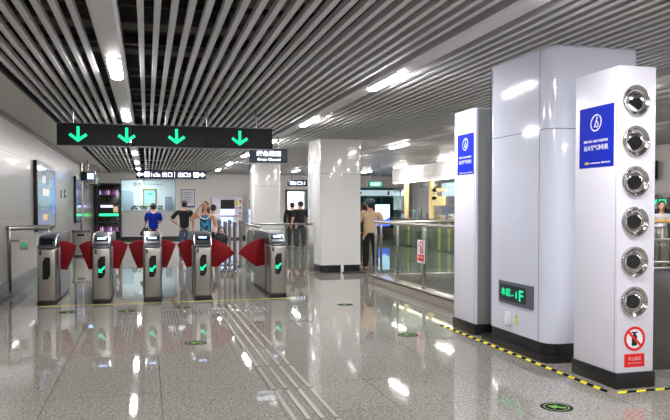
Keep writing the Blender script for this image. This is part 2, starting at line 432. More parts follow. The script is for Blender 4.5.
# ------------------------------------------------------------------ air purifiers
def logo(t, x, y, z, s):
    """ringed looping emblem in white"""
    bb = MB(); n = 44
    def strip(f, w):
        for i in range(n):
            a, b2 = f(i/n), f((i+1)/n)
            d = Vector((b2[0]-a[0], b2[1]-a[1])); nn = Vector((-d.y, d.x)).normalized()*w
            bb.prism(W_, (x, y, z), [(a[0]-nn.x, a[1]-nn.y), (b2[0]-nn.x, b2[1]-nn.y), (b2[0]+nn.x, b2[1]+nn.y), (a[0]+nn.x, a[1]+nn.y)], .002)
    def ell(q):
        a = 2*PI*q*.97+.5; u, v = s*.98*math.cos(a), s*.85*math.sin(a)
        return (u*math.cos(.6)-v*math.sin(.6), u*math.sin(.6)+v*math.cos(.6))
    strip(ell, s*.075)
    strip(lambda q: (s*(-.30+.55*q), s*(-.5+1.15*q)), s*.08)
    def loop(q):
        a = PI*.85-2*PI*q*.8; return (s*(.13+.25*math.cos(a)), s*(-.17+.30*math.sin(a)))
    strip(loop, s*.07)
    bb.build('emblem', M_WTXT, t)
def purifier(loc, w, d, label, nozzles, signz, sign_u, sw=.47):
    t = empty('air_purifier', loc, label, 'air purifier', 'air purifier cabinets')
    H = 2.655
    MB().box(0, w, 0, d, .13, H, .006).build('cabinet', M_WHITE_P, t, True)
    box('base', M_BASE, -.012, w+.012, -.012, d+.012, 0, .13, t, .004)
    box('edge_joint', M_SEAM, -.001, .002, .028, .031, .13, H-.01, t)
    sg = box('sign_panel', M_BLUE, -.004, 0, sign_u-sw/2, sign_u+sw/2, signz-sw*.553, signz+sw*.553, t); sg['label'] = 'blue sign panel with white lettering'
    logo(sg, -.0045, sign_u, signz+.12, .075)
    text('BROAD AIR PURIFIER', W_, (-.0045, sign_u, signz-.035), .33, .022, M_WTXT, sg, bold=.0)
    text('远大空气净化机', W_, (-.0045, sign_u, signz-.09), .33, .046, M_WTXT, sg, bold=.0)
    box('mark', M_YEL, -.006, -.004, sign_u+.10, sign_u+.15, signz-.232, signz-.212, sg)
    text('www.broad.com  4008-365365', W_, (-.0045, sign_u-.055, signz-.222), .28, .014, M_WTXT, sg)
    if nozzles:
        dirs = [(-.30, -.80, -.50), (-.35, -.95, -.26), (-.35, -.95, -.16), (-.42, -1, -.02), (-.42, -1, .04), (-.44, -1, .08)]
        for k in range(6):
            z = 2.372-.331*k
            nz = MB().lathe([(.128, 0), (.129, .010), (.123, .020), (.115, .021), (.104, .012), (.096, .003), (.088, -.0005)], (0, 0, 0), (0, -1, 0), 48).build('air_nozzle', M_CHROME, t, True)
            nz.location = (w/2-.018, -.001, z)
            dv = Vector(dirs[k]).normalized()
            ax = Vector((0, .042, 0))
            prof = [(.094*math.sin(a), .094*math.cos(a)) for a in [math.radians(q) for q in range(100, 38, -6)]]
            prof += [(.058, .072), (.055, .055), (.050, .03)]
            MB().lathe(prof, ax, dv, 40).build('swivel_ball', M_CHROME, nz, True)
            MB().lathe([(0, .030), (.0505, .030), (.0562, .066), (0, .066)], ax, dv, 32).build('opening', M_BLACK, nz)
    return t
PU = purifier((3.72, 4.93, 0), .355, .60, 'white air purifier cabinet with six chrome air nozzles beside the large column', True, 2.10, .295)
# prohibition sign under the nozzles
o = MB().disc(S_, (.172, 0, .41), .10, .001).build('round_sign', M_WTXT, PU)
MB().ring(S_, (.172, -.001, .41), .080, .102, .002).prism(S_, (.172, -.003, .41), [(-.066, .050), (-.052, .064), (.066, -.050), (.052, -.064)], .0012).build('prohibition_ring', M_REDS, o)
MB().prism(S_, (.172, -.001, .41), [(-.028, -.058), (.022, -.058), (.024, .02), (.012, .034), (.012, .046), (.03, .05), (.03, .058), (-.03, .058), (-.03, .048), (-.012, .044), (-.012, .034), (-.026, .02)], .001).build('bottle_symbol', M_BLACK, o)
o = box('notice_panel', M_REDS, .075, .269, -.002, 0, .175, .285, PU); o['label'] = 'red notice panel with pale lettering'
text('禁止翻越', S_, (.172, -.0025, .245), .12, .032, mat('pale_red_print', (.95, .65, .62), .5), o, bold=.0)
text('NO CROSSING', S_, (.172, -.0025, .207), .13, .013, MATS['pale_red_print'], o)
P2 = purifier((3.69, 7.44, 0), .46, .58, 'white air purifier cabinet on the far side of the large column', False, 2.13, .27, .44)
box('grey_side_panel', mat('grey_side_panel', (.50, .51, .50), .5), .03, .46, -.004, 0, .13, 2.64, P2)

# warning tape
def tape(x0, y0, x1, y1, name='floor_tape'):
    t = empty(name, (0, 0, 0), 'yellow and black striped tape stuck on the floor around the column and cabinets', 'tape')
    return t
yl, bk = MB(), MB(); n = 0; y = 4.86
while y < 8.1:
    q = [(3.575, y), (3.625, y+.045), (3.625, y+.135), (3.575, y+.09)]
    (yl if n % 2 else bk).prism(U_, (0, 0, 0), q, .002); y += .09; n += 1
t = empty('floor_tape', (0, 0, 0), 'yellow and black striped floor tape running along the column and cabinets', 'tape')
yl.build('yellow_stripe', M_YEL, t); bk.build('black_stripe', M_BLKTAPE, t)
yl, bk = MB(), MB(); n = 0; x = 3.64
while x < 7.5:
    q = [(x, 4.81), (x+.09, 4.81), (x+.135, 4.86), (x+.045, 4.86)]
    (yl if n % 2 == 0 else bk).prism(U_, (0, 0, 0), q, .002); x += .09; n += 1
t = empty('floor_tape', (0, 0, 0), 'yellow and black striped floor tape passing in front of the cabinet with chrome nozzles', 'tape')
yl.build('yellow_stripe', M_YEL, t); bk.build('black_stripe', M_BLKTAPE, t)

# ------------------------------------------------------------------ floor markings
def sticker(x, y, label, rot):
    t = empty('floor_sticker', (x, y, 0), label, 'floor sticker', 'round arrow stickers on the floor', rot)
    MB().disc(U_, (0, 0, 0), .12, .0015).build('disc', mat('sticker_black', (.05, .06, .05), .9, spec=.08), t)
    MB().ring(U_, (0, 0, .0015), .085, .098, .0008).build('ring', mat('sticker_cream', (.45, .50, .38), .8, spec=.1), t)
    MB().prism(U_, (0, 0, .0015), [(-.02, -.07), (.02, -.07), (.02, .0), (.055, .0), (0, .07), (-.055, 0), (-.02, 0)], .0008).build('arrow', mat('sticker_green', (.42, .60, .32), .8, spec=.1), t)
FX = lambda px, py: None
def floor_pt(px, py):
    z = 1050/(py-207); tt = (px-335)/700
    return z*(.2594+.9658*tt), z*(.9658-.2594*tt)
for (px, py, l, r) in [(195, 343.5, 'round black floor sticker with an arrow, left of the tactile strip', 1.3), (408, 335.5, 'round black arrow sticker on the floor, nearest the glass railing', 1.2),
                       (558, 408.5, 'round black arrow sticker on the floor before the nozzle cabinet, largest of all', .9), (67, 312.5, 'faint round arrow sticker on the floor in front of the ticket gate by the wall', 0),
                       (126, 311.5, 'faint round arrow sticker on the floor in front of the second gate passage', 0), (182, 307.5, 'dark round arrow sticker beside the row of tactile dots', 0), (345, 305, 'faint round sticker on the open floor between the wide gate and the glass railing', 0)]:
    x, y = floor_pt(px, py); sticker(x, y, l, r)
t = empty('tactile_strip', (1.145, 0, 0), 'raised metal tactile guide bars running along the floor towards the gates', 'tactile paving')
for k in range(4):
    bb = MB(); y = 2.2
    while y < 10.0:
        bb.prism(U_, (-.15+.1*k, y, 0), [(-.017, .0), (.017, .0), (.017, .82), (-.017, .82)], .006, 0, .002); y += .86
    bb.build('guide_bar', M_TACT, t)
t2 = tag(MB().box(.0, .001, 0, .001, 0, .001).build('tmp', M_TACT), 'x', 'x'); bpy.data.objects.remove(t2)
bb = MB()
for i in range(24):
    for j in range(7):
        bb.lathe([(.018, 0), (.016, .005), (.010, .007), (0, .007)], (.47+.052*i, 9.98+.062*j, 0), (0, 0, 1), 8)
tag(bb.build('tactile_dots', M_CHROME, None, True), 'field of raised metal warning dots on the floor before the gates', 'tactile paving', kind='stuff')
tag(box('floor_line', M_YEL, -1.62, 2.35, 11.28, 11.31, 0, .0015), 'thin yellow line on the floor along the gate fronts', 'floor line')

# ------------------------------------------------------------------ ticket gates
GW, GL = .27, 1.9
NARROW = [(0, .945), (.06, .95), (.13, .94), (.25, .88), (.19, .70), (.10, .48), (.05, .485), (0, .50)]
WIDE = [(0, .95), (.08, .955), (.18, .92), (.30, .86), (.38, .79), (.45, .70), (.30, .59), (.14, .47), (.06, .48), (0, .50)]
def gate(x, label, left, right, lit):
    t = empty('ticket_gate', (x, 11.45, 0), label, 'ticket gate', 'ticket gates in a row')
    h = GW/2
    MB().box(-h, h, 0, GL, .05, .865, .032, 4).build('body', M_STEEL, t, True)
    MB().box(-h-.004, h+.004, -.004, GL+.004, 0, .055, .008).build('base', M_BLACK, t, True)
    prof = [(0, .865), (0, .885), (.05, .94), (.16, 1.035), (.24, 1.06), (.95, 1.075), (GL-.24, 1.06), (GL-.1, 1.0), (GL, .885), (GL, .865)]
    MB().prism((Vector((0, 1, 0)), Vector((0, 0, 1)), Vector((1, 0, 0))), (-h, 0, 0), prof, GW, 0, .014).build('hood', M_STEEL_D, t, True)
    # lighter steel rim along the hood edges
    rim = MB()
    for s in (-1, 1): rim.tube([(s*(h-.004), a, z+.003) for a, z in prof[1:-1]], .008, 8)
    rim.build('hood_rim', M_STEEL, t, True)
    # slanted front: display
    sl_n = Vector((0, -.095, .11)).normalized(); sl_v = Vector((0, .11, .095)).normalized()
    fr = (Vector((1, 0, 0)), sl_v, sl_n)
    dsp = MB().rect(fr, (0, .105, .992), .20, .085, .006).build('display_bezel', M_BLACKG, t)
    MB().rect(fr, Vector((0, .105, .992))+sl_n*.006, .13, .040, .002, 0, .012).build('display', M_SCRLIT if lit else M_BLACKG, dsp)
    MB().rect(fr, (0, .045, .940), .18, .05, .004).build('card_reader', M_STEEL_D if lit else M_BLACKG, t)
    # direction plate on the front face
    pl = MB().prism(S_, (0, 0, .56), [(-.055, -.17), (.02, -.17), (.055, -.10), (.055, .17), (-.02, .17), (-.055, .10)], .006).build('direction_plate', M_BLACKG, t)
    pl['label'] = 'black hexagonal plate' + (' with a lit green arrow' if lit else ', unlit')
    if lit:
        MB().prism(S_, (0, -.006, .53), [(-.046, -.052), (.016, -.052), (.002, -.032), (.048, .016), (.050, .046), (.030, .044), (-.014, -.008), (-.030, .014), (-.046, .010)], .002).build('arrow', M_GREEN, pl)
    MB().rect(S_, (-.085, 0, .80), .03, .07, .002).build('ticket_slot', M_BLACK, t)
    for s, poly in ((-1, left), (1, right)):
        MB().box(s*h-.016, s*h+.016, .42, .475, .055, .87, .004).build('flap_post', M_STEEL_D, t, True)
        MB().box(s*h-.004, s*h+.004, .52, GL-.25, .12, .80).build('side_panel', M_STEEL, t)
        if poly:
            f2 = MB().prism(S_ if s > 0 else (Vector((-1, 0, 0)), S_[1], S_[2]), (s*h, .62, 0), poly, .018, .018, .006).build('flap', M_RED, t, True)
            f2['label'] = 'red fan-shaped flap'
    MB().rect(N_, (0, GL, .96), .1, .02, .004).build('rear_indicator', M_GREEN, t)
    return t
gate(-1.49, 'steel ticket gate beside the wall handrail, plate unlit, one red flap', None, NARROW, False)
gate(-.69, 'steel ticket gate with lit arrow, nearest the black vending machine', NARROW, NARROW, True)
gate(.08, 'steel ticket gate standing in front of the person in the blue shirt', NARROW, NARROW, True)
gate(.87, 'steel ticket gate in front of the long-haired woman, with narrow and wide flaps', NARROW, WIDE, True)
gate(2.10, 'steel ticket gate at the end of the row beyond the wide passage', WIDE, None, True)

# ------------------------------------------------------------------ railings
def glass_rail(name, p0, p1, H, label, posts, curb=False, rail=M_STEEL, z0=0, mid=False, cat='railing', gl=True, r=.028, pw=.022):
    """p0 -> p1 handrail with posts, glass panes and optional curb; parts in world axes relative to p0"""
    t = empty(name, (p0[0], p0[1], 0), label, cat)
    d = Vector((p1[0]-p0[0], p1[1]-p0[1], 0)); L = d.length; u = d.normalized(); n = Vector((-u.y, u.x, 0))
    P = lambda s, z, o=0: u*s + n*o + Vector((0, 0, z))
    MB().tube([P(-.03, H), P(L+.03, H)], r, 16).build('handrail', rail, t, True)
    k = 0
    ss = [L*i/(posts-1) for i in range(posts)]
    for s in ss:
        bb = MB().prism((u, n, Vector((0, 0, 1))), P(s, z0), [(-pw, -.022), (pw, -.022), (pw, .022), (-pw, .022)], H-z0-.02, 0, .004)
        bb.prism((u, n, Vector((0, 0, 1))), P(s, z0), [(-.05, -.045), (.05, -.045), (.05, .045), (-.05, .045)], .012)
        if curb: bb.tube([P(s-.06, .93), P(s+.06, .93)], .012, 8).tube([P(s-.06, z0+.17), P(s+.06, z0+.17)], .012, 8)
        bb.build('post', M_STEEL, t, True)
    if gl:
        for a, c in zip(ss[:-1], ss[1:]):
            MB().prism((u, n, Vector((0, 0, 1))), P(0, z0+.07), [(a+.04, -.005), (c-.04, -.005), (c-.04, .005), (a+.04, .005)], H-z0-.16).build('glass_pane', M_GLASS, t)
    return t
# stair opening: curb and three railings
ct = empty('curb', (0, 0, 0), 'low granite curb around the stair opening under the glass railings', 'curb')
MB().box(4.27, 4.52, 7.75, 13.1, 0, .16, .006).box(7.3, 7.55, 8.65, 13.1, 0, .16, .006).box(4.27, 7.55, 13.1, 13.35, 0, .16, .006).build('curbstone', M_GRANITE_C, ct, True)
MB().box(4.262, 4.27, 7.75, 13.35, .125, .15).build('edge_line', M_GRANITE_D, ct)
rl = glass_rail('glass_railing', (4.39, 8.2), (4.39, 13.22), 1.20, 'steel and glass railing along the open floor side of the stairs', 5, True, z0=.16, r=.030, pw=.018)
glass_rail('glass_railing', (4.50, 13.22), (7.3, 13.22), 1.20, 'steel and glass railing across the far end of the stair opening', 4, True, z0=.16)
glass_rail('glass_railing', (7.43, 8.8), (7.43, 13.15), 1.20, 'steel and glass railing along the far side of the stairs', 5, True, z0=.16)
# notice on the glass
def pt_on_x(X, px):
    tt = (px-335)/700; return X*(.9658-.2594*tt)/(.2594+.9658*tt)
def z_at(X, Y): return X*.2594+Y*.9658
yy = pt_on_x(4.38, 421.5); zz = z_at(4.38, yy); hh = 1.5-(251.5-207)*zz/700
t = empty('notice_sign', (4.374, yy, hh), 'white notice with red prohibition symbol stuck on the glass railing', 'sign')
MB().rect(W_, (0, 0, 0), .31, .38, .004).build('board', M_WTXT, t)
MB().ring(W_, (-.004, 0, .065), .080, .104, .002).prism(W_, (-.006, 0, .065), [(-.068, .056), (-.056, .068), (.068, -.056), (.056, -.068)], .0012).build('prohibition_ring', M_REDS, t)
MB().prism(W_, (-.004, 0, .065), [(-.024, -.062), (.026, -.062), (.032, .0), (.018, .03), (.0, .060), (-.02, .03), (-.03, .0)], .001).build('figure_symbol', M_BLACK, t)
MB().rect(W_, (-.004, 0, -.108), .26, .11, .002).build('red_panel', M_REDS, t)
text('禁止攀爬', W_, (-.0065, 0, -.095), .19, .036, MATS['pale_red_print'], t)

# barrier right of the wide gate up to the middle column
glass_rail('barrier_railing', (2.22, 15.75), (3.62, 15.55), 1.11, 'steel framed glass barrier between the wide gate and the middle column', 2, pw=.05, rail=M_STEEL_D, r=.022)
glass_rail('barrier_railing', (2.12, 13.50), (2.15, 15.65), 1.11, 'steel railing running back from the end ticket gate', 2)
t = glass_rail('barrier_railing', (-2.24, 12.75), (-1.70, 13.38), 1.14, 'steel handrail barrier between the left wall and the first gate', 2, gl=False, r=.042)
t = empty('indicator_box', (-2.02, 12.82, .86), 'small pale box with green light beside the left wall handrail', 'indicator')
box('housing', M_WALL_R, -.07, .07, 0, .04, -.09, .09, t, .008); box('green_lamp', mat('dim_green', (.1, .6, .4), .5, emit=(.1, .8, .5), es=.25), -.03, .03, -.003, 0, -.04, .04, t)
MB().tube([(-.22, .02, .07), (-.08, .02, .07)], .012, 8).build('bracket', M_STEEL, t, True)

# queue stanchions
st0 = None
for k, (px, py) in enumerate([(219, 265.5), (225, 271), (229.5, 265), (234.5, 271.8), (240.5, 267)]):
    x, y = floor_pt(px, py)
    names = ['leftmost', 'second from the woman', 'middle', 'fourth from the woman', 'nearest the barrier railing']
    if st0 is None:
        o = st0 = empty('queue_post', (x, y, 0))
        MB().lathe([(0, 0), (.115, 0), (.12, .01), (.11, .022), (.06, .035), (.055, .05), (0, .05)], (0, 0, 0), (0, 0, 1), 28).build('base', M_STEEL_D, st0, True)
        MB().lathe([(.042, .03), (.042, 1.05), (.046, 1.06), (.046, 1.15), (.03, 1.165), (0, 1.165)], (0, 0, 0), (0, 0, 1), 20).build('pole', M_STEEL, st0, True)
        MB().box(.04, .052, -.03, .03, 1.07, 1.13).build('belt_clip', M_BLACK, st0)
    else: o = copy_tree(st0)
    o.location = (x, y, 0); tag(o, 'steel queue post behind the long-haired woman, %s of the bunch' % names[k], 'queue post', 'queue posts bunched beside the gate')

# ------------------------------------------------------------------ hanging signs
def hang(t, xs, z0, m=M_STEEL_D):
    for x in xs: MB().tube([(x, .05, z0), (x, .05, CEIL+.1)], .011, 8).build('hanging_rod', m, t)
DOWN = [(-.023, .125), (.023, .125), (.023, -.042), (.112, .022), (.138, -.018), (.0, -.120), (-.138, -.018), (-.112, .022), (-.023, -.042)]
t = empty('gate_sign', (0, 11.5, 0), 'long black hanging sign with four green down arrows above the gates', 'sign')
for a, c in ((-1.33, -.24), (-.236, .87), (.874, 2.02)):
    MB().box(a, c, 0, .12, 2.455, 2.79, .004).build('housing', M_SIGNBLK, t, True)
MB().box(-1.335, 2.025, -.006, .126, 2.448, 2.457).box(-1.335, 2.025, -.006, .126, 2.788, 2.797).build('edge_trim', M_STEEL_D, t)
hang(t, (-1.1, .3, .95, 1.75), 2.79)
for x in (-1.02, -.30, .465, 1.475):
    MB().prism(S_, (x, 0, 2.622), DOWN, .003).build('arrow', M_GREEN, t)
# wayfinding sign
t = empty('wayfinding_sign', (0, 24.0, 0), 'navy hanging sign with white arrows and exit numbers above the ticket window', 'sign')
box('housing', M_NAVY, -.34, 1.93, 0, .12, 2.44, 2.72, t, .004)
AR = [(-.11, 0), (0, .09), (0, .035), (.11, .035), (.11, -.035), (0, -.035), (0, -.09)]
MB().prism(S_, (-.22, 0, 2.58), AR, .004).build('arrow', M_SIGNLIT, t)
MB().prism(S_, (1.80, 0, 2.58), [(-a, q) for a, q in AR][::-1], .004).build('arrow', M_SIGNLIT, t)
MB().rect(S_, (0, 0, 2.58), .17, .17, .004, .01).rect(S_, (0, 0, 2.58), .17, .17, .004, 1.60).rect(S_, (0, 0, 2.58), .012, .2, .004, .90).build('pictogram_plate', M_SIGNLIT, t)
text('出', S_, (.01, -.004, 2.58), .12, .12, M_NAVY, t, bold=.0); text('出', S_, (1.60, -.004, 2.58), .12, .12, M_NAVY, t, bold=.0)
text('1a2a 出口', S_, (.48, 0, 2.58), .68, .17, M_SIGNLIT, t, bold=.02)
text('出口5', S_, (1.22, 0, 2.58), .42, .17, M_SIGNLIT, t, bold=.02)
hang(t, (0, 1.6), 2.72)
# slate sign before far column
t = empty('channel_sign', (0, 15.0, 0), 'slate hanging sign with lit white Chinese characters before the farthest column', 'sign')
box('housing', M_SIGNGREY, 2.13, 2.96, 0, .12, 2.465, 2.755, t, .004)
text('绿色通道', S_, (2.55, 0, 2.655), .54, .115, M_SIGNLIT, t, bold=.02)
text('Green Channel', S_, (2.55, 0, 2.528), .50, .055, M_SIGNLIT, t, bold=.02)
hang(t, (2.35, 2.76), 2.755, M_STEEL)
# small lit door sign at the back
t = empty('door_sign', (0, 30.5, 0), 'small navy lit sign hanging over the two men in black', 'sign')
box('housing', M_NAVY, 6.02, 6.92, 0, .1, 2.42, 2.70, t, .004)
text('出口1', S_, (6.47, 0, 2.56), .66, .16, M_SIGNLIT, t, bold=.02); hang(t, (6.2, 6.75), 2.70)
# green exit sign
t = empty('exit_sign', (8.10, 24.5, 2.34), 'green lit exit sign hanging from the ceiling before the teal doors', 'exit sign')
box('housing', M_STEEL_D, -.26, .30, 0, .07, -.11, .11, t, .004)
MB().rect(S_, (0, -.001, 0), .44, .16, .002, .02).build('lit_face', mat('exit_face', (.03, .55, .35), .4, emit=(.06, .85, .55), es=1.1), t)
text('EXIT', S_, (.08, -.004, 0), .22, .09, M_SIGNLIT, t, bold=.02)
MB().prism(S_, (-.11, -.004, 0), [(-.05, -.05), (-.03, -.05), (0, -.01), (.03, -.05), (.05, -.05), (.015, .02), (.04, .02), (.0, .06), (-.04, .02), (-.01, .02)], .001).build('running_figure', M_SIGNLIT, t)
MB().tube([(-.15, .035, .11), (-.15, .035, .72)], .01, 8).tube([(.18, .035, .11), (.18, .035, .72)], .01, 8).build('hanging_rod', M_STEEL_D, t)

# ------------------------------------------------------------------ left wall things
def lightbox(y0, y1, z0, z1, label, seedv):
    t = empty('poster_lightbox', (X0+.003, (y0+y1)/2, (z0+z1)/2), label, 'lightbox', 'lightboxes on the left wall')
    w, h = y1-y0, z1-z0
    MB().box(0, .07, -w/2, w/2, -h/2, h/2, .006).build('case', M_BLACK, t, True)
    m = bpy.data.materials.new('poster_print'); m.use_nodes = True; nt = m.node_tree; N = nt.nodes.new; Lk = nt.links.new; bs = nt.nodes['Principled BSDF']
    tc = N('ShaderNodeTexCoord'); mp = N('ShaderNodeMapping'); mp.inputs['Scale'].default_value = (1, .45, 1.0); mp.inputs['Location'].default_value = (seedv, seedv, 0)
    v = N('ShaderNodeTexVoronoi'); v.inputs['Scale'].default_value = 3.2; n = N('ShaderNodeTexNoise'); n.inputs['Scale'].default_value = 1.6
    Lk(tc.outputs['Object'], mp.inputs[0]); Lk(mp.outputs[0], n.inputs['Vector']); Lk(n.outputs['Color'], v.inputs['Vector'])
    r = N('ShaderNodeValToRGB'); r.color_ramp.interpolation = 'LINEAR'
    cs = [(0, (.05, .08, .12)), (.3, (.12, .22, .30)), (.45, (.34, .42, .46)), (.6, (.40, .42, .34)), (.75, (.04, .10, .50)), (1, (.16, .21, .25))]
    r.color_ramp.elements[0].color = cs[0][1]+(1,); r.color_ramp.elements[1].color = cs[-1][1]+(1,)
    for p, c in cs[1:-1]: e = r.color_ramp.elements.new(p); e.color = c+(1,)
    Lk(v.outputs['Color'], r.inputs['Fac']); Lk(r.outputs['Color'], bs.inputs['Base Color']); Lk(r.outputs['Color'], bs.inputs['Emission Color']); bs.inputs['Emission Strength'].default_value = .16
    bs.inputs['Roughness'].default_value = .1
    bs.inputs['Coat Weight'].default_value = .2
    MB().box(.071, .073, -w/2+.09, w/2-.09, -h/2+.07, h/2-.10).build('poster', m, t)
    if seedv == 0:
        for (yv, zv, wv, hv, mm) in [(-.5, .38, .5, .17, M_SHOPW), (-.2, .1, 1.0, .16, M_SHOPW), (-.35, -.46, .7, .13, mat('poster_peach', (.9, .72, .55), .5)), (1.05, .05, .22, .85, M_SCRBLUE)]:
            MB().box(.073, .075, yv-wv/2, yv+wv/2, zv-hv/2, zv+hv/2).build('picture_block', mm, t)
    return t
lightbox(15.7, 18.7, .98, 2.48, 'large dark framed poster lightbox on the left wall above the handrail', 0)
lightbox(24.0, 25.9, .98, 2.50, 'narrow looking poster lightbox deeper along the left wall', 3)
for k, (y, z, m) in enumerate([(20.6, 1.86, M_STEEL_D), (21.4, 1.88, M_GRANITE_D)]):
    t = empty('wall_switch', (X0, y, z), ['small grey switch plate on the left wall, nearer the large lightbox', 'small brown switch plate on the left wall, nearer the narrow lightbox'][k], 'switch', 'switch plates on the left wall')
    box('plate', m, 0, .02, -.09, .09, -.11, .11, t, .004); box('rocker', M_SHOPW, .02, .028, -.03, .03, -.04, .04, t)
t = empty('steel_bin', (-1.93, 22.6, 0), 'squat grey steel bin against the left wall behind the gates', 'bin')
MB().prism(U_, (0, 0, .05), rounded(-.25, .25, -.30, .30, .12), .68).build('body', M_STEEL, t, True)
MB().prism(U_, (0, 0, .73), rounded(-.27, .27, -.32, .32, .12), .07).build('lid', M_STEEL_D, t, True)
MB().prism(U_, (0, 0, 0), rounded(-.22, .22, -.27, .27, .12), .05).build('foot', M_BLACK, t, True)
MB().rect(S_, (0, -.30, .66), .22, .07, .006).build('slot', M_BLACK, t)
tag(MB().tube([(-2.23, 26.4, 0), (-2.23, 26.4, CEIL)], .045, 12).build('drain_pipe', M_STEEL, None, True), 'vertical steel pipe on the left wall beyond the narrow lightbox', 'pipe')
t = empty('hanging_monitor', (-1.88, 24.5, 2.52), 'small lit monitor hanging from the ceiling near the left wall', 'monitor')
box('case', M_BLACK, -.22, .20, 0, .07, -.14, .14, t, .008); box('screen', M_SCRLIT, -.02, .18, -.003, 0, -.10, .10, t)
MB().tube([(0, .04, .14), (0, .04, .53)], .02, 10).build('pole', M_STEEL_D, t, True)
t = empty('bulkhead_box', (-1.97, 28.0, 2.62), 'glossy steel bulkhead box in the corner under the ceiling by the left wall', 'bulkhead')
MB().box(-.27, .18, -1.2, 1.2, -.28, .42, .01).build('casing', M_CHROME, t, True); MB().box(-.25, .16, -1.205, -1.2, -.22, .35).build('access_door', M_STEEL, t)

# ------------------------------------------------------------------ vending machine (black, in the corner)
t = empty('vending_machine', (-2.17, 32.75, 0), 'tall black vending machine with lit shelves beside the ticket window', 'vending machine')
VW = 1.06
box('case', M_BLACKG, 0, VW, 0, .82, 0, 2.56, t, .012)
fr = MB()
for z in (0.03, .80, 1.62, 2.50): fr.box(.02, VW-.02, -.03, 0, z, z+.05)
fr.box(.02, .07, -.03, 0, .03, 2.55).box(VW-.07, VW-.02, -.03, 0, .03, 2.55).build('door_frame', mat('vending_frame', (.18, .17, .21), .4), t)
M_BOT = [mat('bottle_%s' % n, c, .4, emit=c, es=.35) for n, c in (('white', (.85, .8, .95)), ('pink', (.75, .4, .6)), ('violet', (.35, .25, .6)), ('dark', (.3, .2, .25)))]
for r, z in enumerate((2.05, .42)):
    sh = box('shelf', M_STEEL_D, .08, VW-.08, -.028, -.002, z-.02, z, t)
    for k in range(9):
        bo = MB().lathe([(0, 0), (.034, 0), (.034, .13), (.014, .17), (.014, .21), (0, .21)], (.17+.09*k, -.045, z), (0, 0, 1), 10).build('bottle', M_BOT[(k*3+r) % 4], sh, True)
box('header_screen', mat('vending_screen', (.7, .7, 1), .3, emit=(.72, .72, 1), es=1.6), .18, .70, -.035, -.03, 1.50, 1.60, t).location = (0, 0, -.02)
box('picture_panel', mat('vending_picture', (.9, .8, .6), .4, emit=(.95, .82, .62), es=.2), .72, .92, -.035, -.03, 1.26, 1.52, t)
box('green_light_bar', mat('vending_green', (.2, .9, .5), .4, emit=(.15, .95, .5), es=1.6), .12, .94, -.035, -.03, 1.10, 1.20, t)
box('coin_panel', M_STEEL_D, .85, .95, -.034, -.03, .9, 1.04, t); box('dispensing_slot', M_BLACK, .2, .85, -.034, -.03, .12, .27, t)

# ------------------------------------------------------------------ ticket window
t = struct(empty('window_1', (0, Y1, 0)))
MB().box(TW[0]-.04, TW[1]+.04, -.03, 0, TW[3], TW[3]+.05).box(TW[0]-.04, TW[1]+.04, -.05, .0, TW[2]-.05, TW[2]).box(TW[0]-.04, TW[0], -.03, 0, TW[2], TW[3]).box(TW[1], TW[1]+.04, -.03, 0, TW[2], TW[3]).build('window_frame', mat('window_steel', (.62, .65, .68), .3, metal=.6), t)
box('pane', M_GLASSC, TW[0], TW[1], .04, .05, TW[2], TW[3], t)
text('客服中心  Customer Service', S_, (.15, .038, 2.56), 1.1, .10, mat('window_letters', (.22, .35, .42), .5), t)
MB().ring(S_, (-.52, .038, 2.55), .05, .075, .003, 20).rect(S_, (-.52, .038, 2.55), .02, .15, .003).build('emblem', MATS['window_letters'], t)
box('wall_below', M_WHITE_C, TW[0]-.02, 5.9, -.05, 0, .13, TW[2]-.05, t).location = (0, 0, 0)
# things inside the office
def office_cabinet(x, w, h, z, label, m, y=Y1+2.3):
    t = empty('office_cabinet', (x, y, 0), label, 'cabinet')
    box('carcass', m, -w/2, w/2, 0, .5, 0, h, t, .01); MB().box(-w/2+.03, -.01, -.015, 0, .1, h-.05).box(.01, w/2-.03, -.015, 0, .1, h-.05).build('door', mat('cab_door_'+str(x), (.55, .62, .66), .4), t)
office_cabinet(-1.0, .7, 2.3, 0, 'tall pale blue grey cabinet inside the ticket office near the vending machine', mat('cab_a', (.55, .62, .66), .4))
office_cabinet(1.05, .32, 2.0, 0, 'slim blue cabinet inside the ticket office at the side of the notice board', mat('cab_b', (.30, .45, .60), .4))
t = empty('notice_board', (.14, Y1+2.95, 1.95), 'pale notice with yellow and black dashed border inside the ticket office', 'notice')
MB().rect(S_, (0, 0, 0), .62, .9, .01).build('sheet', mat('notice_sheet', (.70, .86, .86), .5), t)
yb, kb = MB(), MB()
for k in range(12):
    for (u, v, w, h) in ((-.28+.0509*k, .42, .0509, .06), (-.28+.0509*k, -.42, .0509, .06), (-.30, -.42+.0764*k, .05, .0764), (.30, -.42+.0764*k, .05, .0764)):
        (yb if k % 2 else kb).rect(S_, (0, -.012, 0), w, h, .003, u, v)
yb.build('yellow_border', M_YEL, t); kb.build('black_border', M_BLACK, t)
MB().rect(S_, (0, -.012, 0), .2, .1, .003, 0, .2).build('print_block', M_LED, t)
